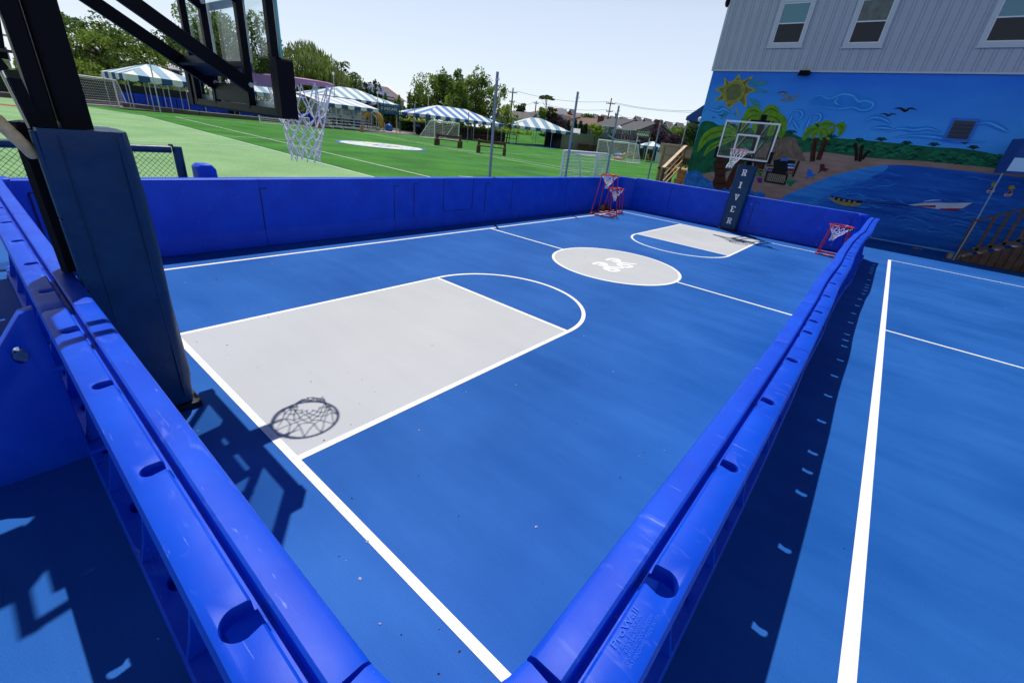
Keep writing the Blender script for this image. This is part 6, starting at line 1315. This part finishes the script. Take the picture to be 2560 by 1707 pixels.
def winpx(S, P, L_, u0, v0, u1, v1, mull=0, pane='pane_dark', dv=0):
    """window on the front wall between two photo points"""
    o = P(0, 0, 0) + Vector(S.location); d = (P(1, 0, 0)); n = Vector((-d.y, d.x, 0)); out = []
    for u, v in ((u0, v1), (u1, v0)):
        r = ray(u, v); t = (o - CAM).dot(n) / r.dot(n); q = CAM + r * t; out.append(((q - o).dot(d), q.z))
    (s0, z0), (s1, z1) = out; z0, z1 = min(z0, z1), max(z0, z1); win(S, P, s0, z0, max(.3, s1 - s0), max(.3, z1 - z0), mull=mull, pane=pane)
S, P, L_, rf, wl = house('large grey house with white windows and a dark balcony behind the beige wall', 1474, 108, 1530, 102, zt(1500, 314, 105), zt(1520, 297, 109), 9, 'wall_grey', 'roof_grey')
for q in ((1477, 315, 1481, 327), (1482, 315.5, 1487, 327), (1507, 318, 1511.5, 328), (1515.5, 319.5, 1520.5, 329.5)): winpx(S, P, L_, *q)
chim(rf, P, -1.6, 2, 0, zt(1480, 288, 110), 1.0)
S, P, L_, rf, wl = house('right wing of the grey house, with tall balcony doors and a brick chimney', 1530.5, 101, 1583, 95, zt(1557, 323, 98), zt(1580, 305, 102), 8, 'wall_grey', 'roof_grey')
winpx(S, P, L_, 1530.5, 327, 1540, 334, 1); winpx(S, P, L_, 1554, 328, 1577, 348, 4)
chim(rf, P, L_ - .2, 3.4, 0, zt(1610, 298, 99), 1.1)
m = MB(); q = [PD(1541, 319, 99.6), PD(1551, 320, 99.0), PD(1546, 314, 99.6)]; q = [v - Vector(S.location) for v in q]; m.add(q + [v + (-B0 * 0 + P(0, .4, 0)) for v in q], [(0, 1, 2), (5, 4, 3), (0, 3, 4, 1), (1, 4, 5, 2), (2, 5, 3, 0)]); m.build('gable_trim', 'trim_white', rf)
zb_ = zt(1560, 352, 96); zr_ = zb_ + 1.0
m = MB(); m.bar(P(.5, -1.9, zb_), P(L_ + .5, -1.9, zb_), .15, .2); m.bar(P(.5, -1.9, zr_), P(L_ + .5, -1.9, zr_), .1, .1)
for k in range(22): s = .5 + L_ * k / 21; m.bar(P(s, -1.9, zb_), P(s, -1.9, zr_), .05)
m.build('balcony', 'wood_dark', S); m = MB(); m.bar(P(.5, -1, zb_ - .05), P(L_ + .5, -1, zb_ - .05), 2.0, .12); m.build('deck', 'wood_dark', S)
# brown roofed house
S, P, L_, rf, wl = house('low house with a brown roof behind the cypress trees', 1362, 120, 1420, 116, zt(1390, 312, 118), zt(1385, 285, 122), 12, 'wall_tan', 'roof_brown', hipped=True)
S, P, L_, rf, wl = house('brown roofed wing right of the bare pole, above the cypresses', 1418, 117, 1478, 112, zt(1450, 311, 114), zt(1440, 294, 118), 8, 'wall_tan', 'roof_brown'); win(S, P, .8, 4.0, 1.4, 1.4)
# grey gable house, orange roof
S, P, L_, rf, wl = house('white gabled cottage with a grey roof above the passage tent', 1328, 119, 1343, 116, zt(1335, 296, 118), zt(1337, 282, 118), 14, 'wall_white', 'roof_grey', gable_end=True); win(S, P, L_ * .42, zt(1337, 290, 118), .9, .9)
S, P, L_, rf, wl = house('long pale building with a grey roof behind the yellow green tree', 1262, 128, 1326, 122, zt(1290, 293, 126), zt(1290, 280, 130), 8, 'wall_white', 'roof_grey'); win(S, P, L_ * .55, zt(1300, 297, 125), 3, 1.2, mull=2)
S, P, L_, rf, wl = house('big house with an orange tiled roof below the umbrella shaped tree', 1316, 152, 1394, 146, zt(1350, 286, 150), zt(1345, 266, 154), 14, 'wall_tan', 'roof_orange', hipped=True)
for s in (.3, .55, .8): win(S, P, L_ * s, zt(1350, 296, 149), 2.2, 1.5)
chim(rf, P, L_ * .28, 5, zt(1350, 280, 152), zt(1340, 262, 152), 1.4, 'wall_grey'); 
m = MB(); m.bar(P(L_, -.5, zt(1395, 274, 149)), P(L_ + 2, -3, zt(1400, 290, 149)), 3, .3); m.build('side_roof', 'wall_grey', rf)
S, P, L_, rf, wl = house('white shed with a flat pale roof left of the passage tent', 1236, 120, 1262, 118, zt(1250, 303, 119), zt(1250, 297, 121), 5, 'wall_white', 'roof_pale')
S, P, L_, rf, wl = house('small grey gabled building behind the sparse leaning tree', 1236, 122, 1250, 118, zt(1243, 292, 120), zt(1243, 275, 120), 8, 'wall_grey', 'roof_mauve', gable_end=True)
S, P, L_, rf, wl = house('small white garage with a terracotta side at the beige wall left end', 1424, 103, 1440, 103, zt(1430, 334, 103), zt(1430, 323, 103), 3, 'wall_tan', 'roof_pale')
# solar roof
S, P, L_, rf, wl = house('house with blue solar panels over its roof, right of the wispy trees', 918, 112, 1010, 118, zt(960, 246, 115), zt(985, 222, 121), 13, 'wall_tan', 'roof_brown', hipped=False)
m = MB(); q = lambda s, f, dz: P(s, -.1 + 6.4 * f, (zt(960, 246, 115) + .25) + (zt(985, 222, 121) - zt(960, 246, 115)) * f + dz)
for k in range(9):
    for j in range(3):
        s0 = 1 + (L_ - 3) * k / 9; s1 = 1 + (L_ - 3) * (k + 1) / 9 - .12; f0 = .06 + j * .30; f1 = f0 + .28; m.add([q(s0, f0, .1), q(s1, f0, .1), q(s1, f1, .1), q(s0, f1, .1)], [(0, 1, 2, 3)])
tag(m.build('solar_array', 'solar', rf), kind='stuff')
S, P, L_, rf, wl = house('dark brown roof peeking between the oak and the wispy trees', 885, 120, 925, 122, zt(900, 236, 121), zt(895, 214, 121), 8, 'wall_tan', 'roof_brown', hipped=True)
# tan house at left, white house far left
S, P, L_, rf, wl = house('tan house with a pale roof behind the far left striped tent', 330, 118, 470, 128, zt(400, 168, 122), zt(395, 146, 127), 10, 'wall_tan', 'roof_pale', over=.8)
for s in (.25, .42, .6, .8): win(S, P, L_ * s, zt(400, 182, 122), 2.0, 1.3)
S, P, L_, rf, wl = house('white sided house with teal windows at the far left edge', -60, 84, 52, 88, zt(20, 88, 86), zt(20, 70, 90), 9, 'wall_white', 'roof_grey')
win(S, P, L_ * .42, zt(5, 118, 86), 2.0, 1.8, pane='pane_teal'); win(S, P, L_ * .7, zt(30, 150, 86), 1.6, 1.2); win(S, P, L_ * .1, zt(5, 118, 86), 2.0, 1.8, pane='pane_teal')
m = MB(); m.bar(P(0, -.5, zt(20, 128, 86)), P(L_, -.5, zt(20, 128, 86)), 1.2, .3); m.build('lower_roof', 'roof_grey', S)
# row of gabled houses on the horizon
rows = [(1404, 1432, 272, 292), (1434, 1462, 284, 298), (1462, 1488, 284, 299), (1486, 1505, 286, 300), (1504, 1530, 289, 304), (1530, 1560, 292, 306), (1560, 1592, 289, 308), (1586, 1612, 294, 312), (1610, 1640, 297, 314), (1636, 1664, 302, 318), (1662, 1692, 305, 322), (1690, 1722, 303, 326), (1718, 1750, 308, 330)]
for i, (u0, u1, vt, ve) in enumerate(rows):
    D = 215 - i * 3; uc = (u0 + u1) / 2; lb = 'grey row house with a white trimmed gable on the horizon, number %s of the row from the left' % ('one two three four five six seven eight nine ten eleven twelve thirteen'.split()[i])
    lb = ['grey gabled row house just right of the orange roofed house', 'small grey gable behind the second bare pole', 'grey gable above the slender cypresses', 'grey gable right of the leftmost brick chimney', 'grey gable over the left end of the grey house roof', 'low gable behind the tall double armed utility pole', 'largest row house gable, above the grey house wings', 'grey gable behind the right brick chimney', 'row house with two white windows above the marina sign', 'grey gable directly right of the marina sign top', 'grey gable touching the slim pole by the deck stairs', 'row house gable left of the plain blue awning', 'farthest right row house gable, under the blue awning'][i]
    S, P, L_, rf, wl = house(lb, u0 - 3, D, u1 + 3, D - 2, zt(uc, ve + 2, D), zt(uc, ve - (ve - vt) * .55, D + 4), 11, 'wall_grey', 'roof_mauve', over=.2, name='row_house', group='grey gabled row houses on the horizon')
    # projecting gable dormer
    w_ = L_ * .46; s0 = L_ * .22; ez = zt(uc, ve - 1, D); rz = zt(uc, vt, D); m = MB()
    m.add([P(s0, -.8, ez - 2.5), P(s0 + w_, -.8, ez - 2.5), P(s0 + w_, -.8, ez), P(s0 + w_ / 2, -.8, rz - .2), P(s0, -.8, ez), P(s0, 5, ez), P(s0 + w_, 5, ez), P(s0 + w_ / 2, 5, rz - .2), P(s0, 5, ez - 2.5), P(s0 + w_, 5, ez - 2.5)], [(0, 1, 2, 3, 4), (0, 4, 5, 8), (1, 9, 6, 2)]); dm = m.build('gable', 'wall_grey', S)
    m = MB(); m.bar(P(s0 - .5, 2.2, ez - .2), P(s0 + w_ / 2, 2.2, rz), 7, .25, up=(0, 0, 1)) if False else None
    for sa, sb in ((s0 - .6, s0 + w_ / 2), (s0 + w_ + .6, s0 + w_ / 2)): m.add([P(sa, -1.3, ez - .4), P(sb, -1.3, rz), P(sb, 5.5, rz), P(sa, 5.5, ez - .4)], [(0, 1, 2, 3)])
    m.build('gable_roof', 'roof_mauve', dm); m = MB()
    for sa, sb in ((s0 - .6, s0 + w_ / 2), (s0 + w_ + .6, s0 + w_ / 2)): m.bar(P(sa, -1.38, ez - .45), P(sb, -1.38, rz - .05), .1, .2)
    m.bar(P(s0 + w_ * .22, -.9, ez + (rz - ez) * .35), P(s0 + w_ * .78, -.9, ez + (rz - ez) * .35), .1, .15); m.build('gable_trim', 'trim_white', dm)
    if i in (6, 8, 9): win(S, P, L_ * .12, ez - 2.3, 1.8, 1.7, mull=1, t=-.05); win(S, P, L_ * .55, ez - 2.3, 1.8, 1.7, mull=1, t=-.9)
# ================================================================= UTILITY POLES AND WIRES
def upole(label, u, vt, D, arms, seed=0, r=.16):
    T = PD(u, vt, D); S = thing('utility_pole', label, 'utility pole', (T.x, T.y, 0), 0, 'wooden utility poles'); m = MB(); m.tube([(0, 0, 0), (0, 0, T.z)], [r * 1.2, r * .85], 8); m.build('pole', 'creosote', S)
    d = ray(u, vt); ax = Vector((-d.y, d.x, 0)).normalized(); ax = -ax if ax.dot(R0) < 0 else ax; out = []
    for dv, hw in arms:
        z = PD(u, vt + dv, D).z; m = MB(); m.bar(ax * -hw + Vector((0, 0, z)), ax * hw + Vector((0, 0, z)), .14, .16); m.build('crossarm', 'creosote', S); m = MB()
        for k in (-.95, -.45, .45, .95): m.tube([ax * hw * k + Vector((0, 0, z)), ax * hw * k + Vector((0, 0, z + .35))], .06, 5)
        m.split('insulator', 'creosote', S); out.append([Vector((T.x, T.y, z + .35)) + ax * hw * k for k in (-.95, .95)])
    return out
A1 = upole('wooden utility pole rising right of the tallest bare grey pole', 1283, 220, 112, ((12, 1.0), (36, .6)))
A2 = upole('wooden utility pole in front of the orange roofed house', 1341, 253, 140, ((6, .7),))
A3 = upole('tall utility pole with two double crossarms behind the grey house', 1529, 246, 125, ((14, 1.1), (34, .8)))
A4 = upole('small distant utility pole above the dark evergreen hedge', 1026, 225, 150, ((9, 1.1),), r=.14)
upole('short dark utility pole beside the third slim grey pole', 1540, 286, 115, ((2, .2),), r=.14)
def wire(label, P, r=.03, sag=.8, grp='overhead wires'):
    m = MB(); pts = []
    for a, b in zip(P[:-1], P[1:]): pts += [Vector(a).lerp(Vector(b), i / 10) - Vector((0, 0, sag * 4 * (i / 10) * (1 - i / 10))) for i in range(10)]
    pts.append(Vector(P[-1])); m.tube(pts, r, 4, cap=False); tag(m.build('wire', 'wire'), label, 'wire', grp)
wire('upper wire running right from the first utility pole to the tall double armed pole', [A1[0][1], A3[0][0]])
wire('wire from the tall double armed pole to the right edge behind the awning', [A3[0][1], PD(1790, 275, 118)])
wire('second wire just below it, right of the tall double armed pole', [A3[0][0], PD(1790, 281, 116)])
wire('lower wire from the double armed pole down towards the awning', [A3[1][1], PD(1600, 293, 120), PD(1790, 303, 110)])
wire('lower wire dropping from the first utility pole to the pole by the orange roof', [A1[1][1], A2[0][0]])
wire('wire from the pole by the orange roof to the tall double armed pole', [A2[0][1], A3[1][0]])
wire('thin wire entering from the tree row to the first utility pole', [PD(1180, 228, 112), A1[0][0]])
#@@PART8

# grit, leaf crumbs and pale chips lying about on the courts
rd = random.Random(77); gr = MB()
for i in range(280):
    if i < 200: x, y = rd.uniform(-3.2, 3.2), -.5 + 14 * rd.random() ** 1.6
    else: x, y = rd.uniform(3.7, 8.5), rd.uniform(-.5, 15)
    if i % 9 == 0: x = -3.85 + rd.random() * .25; 
    s_ = rd.choice((.004, .005, .006, .008)) * rd.uniform(.7, 1.5); a = rd.uniform(0, 3.1); c, s2 = math.cos(a) * s_, math.sin(a) * s_; k = rd.uniform(.3, 1)
    P = [(x + c, y + s2, .0045), (x - s2 * k, y + c * k, .004), (x - c, y - s2, .0045), (x + s2 * k, y - c * k, .004)]; gr.add([(p[0], p[1], .0028) for p in P] + [(x, y, .0028 + s_ * .7)], [(0, 1, 4), (1, 2, 4), (2, 3, 4), (3, 0, 4)], rd.choice((0, 0, 0, 1, 2)))
mat('grit_pale', (.6, .6, .65), .8); mat('grit_brown', (.12, .07, .04), .9); mat('grit_dark', (.02, .02, .03), .9)
tag(gr.build('grit', ['grit_pale', 'grit_brown', 'grit_dark']), kind='stuff')
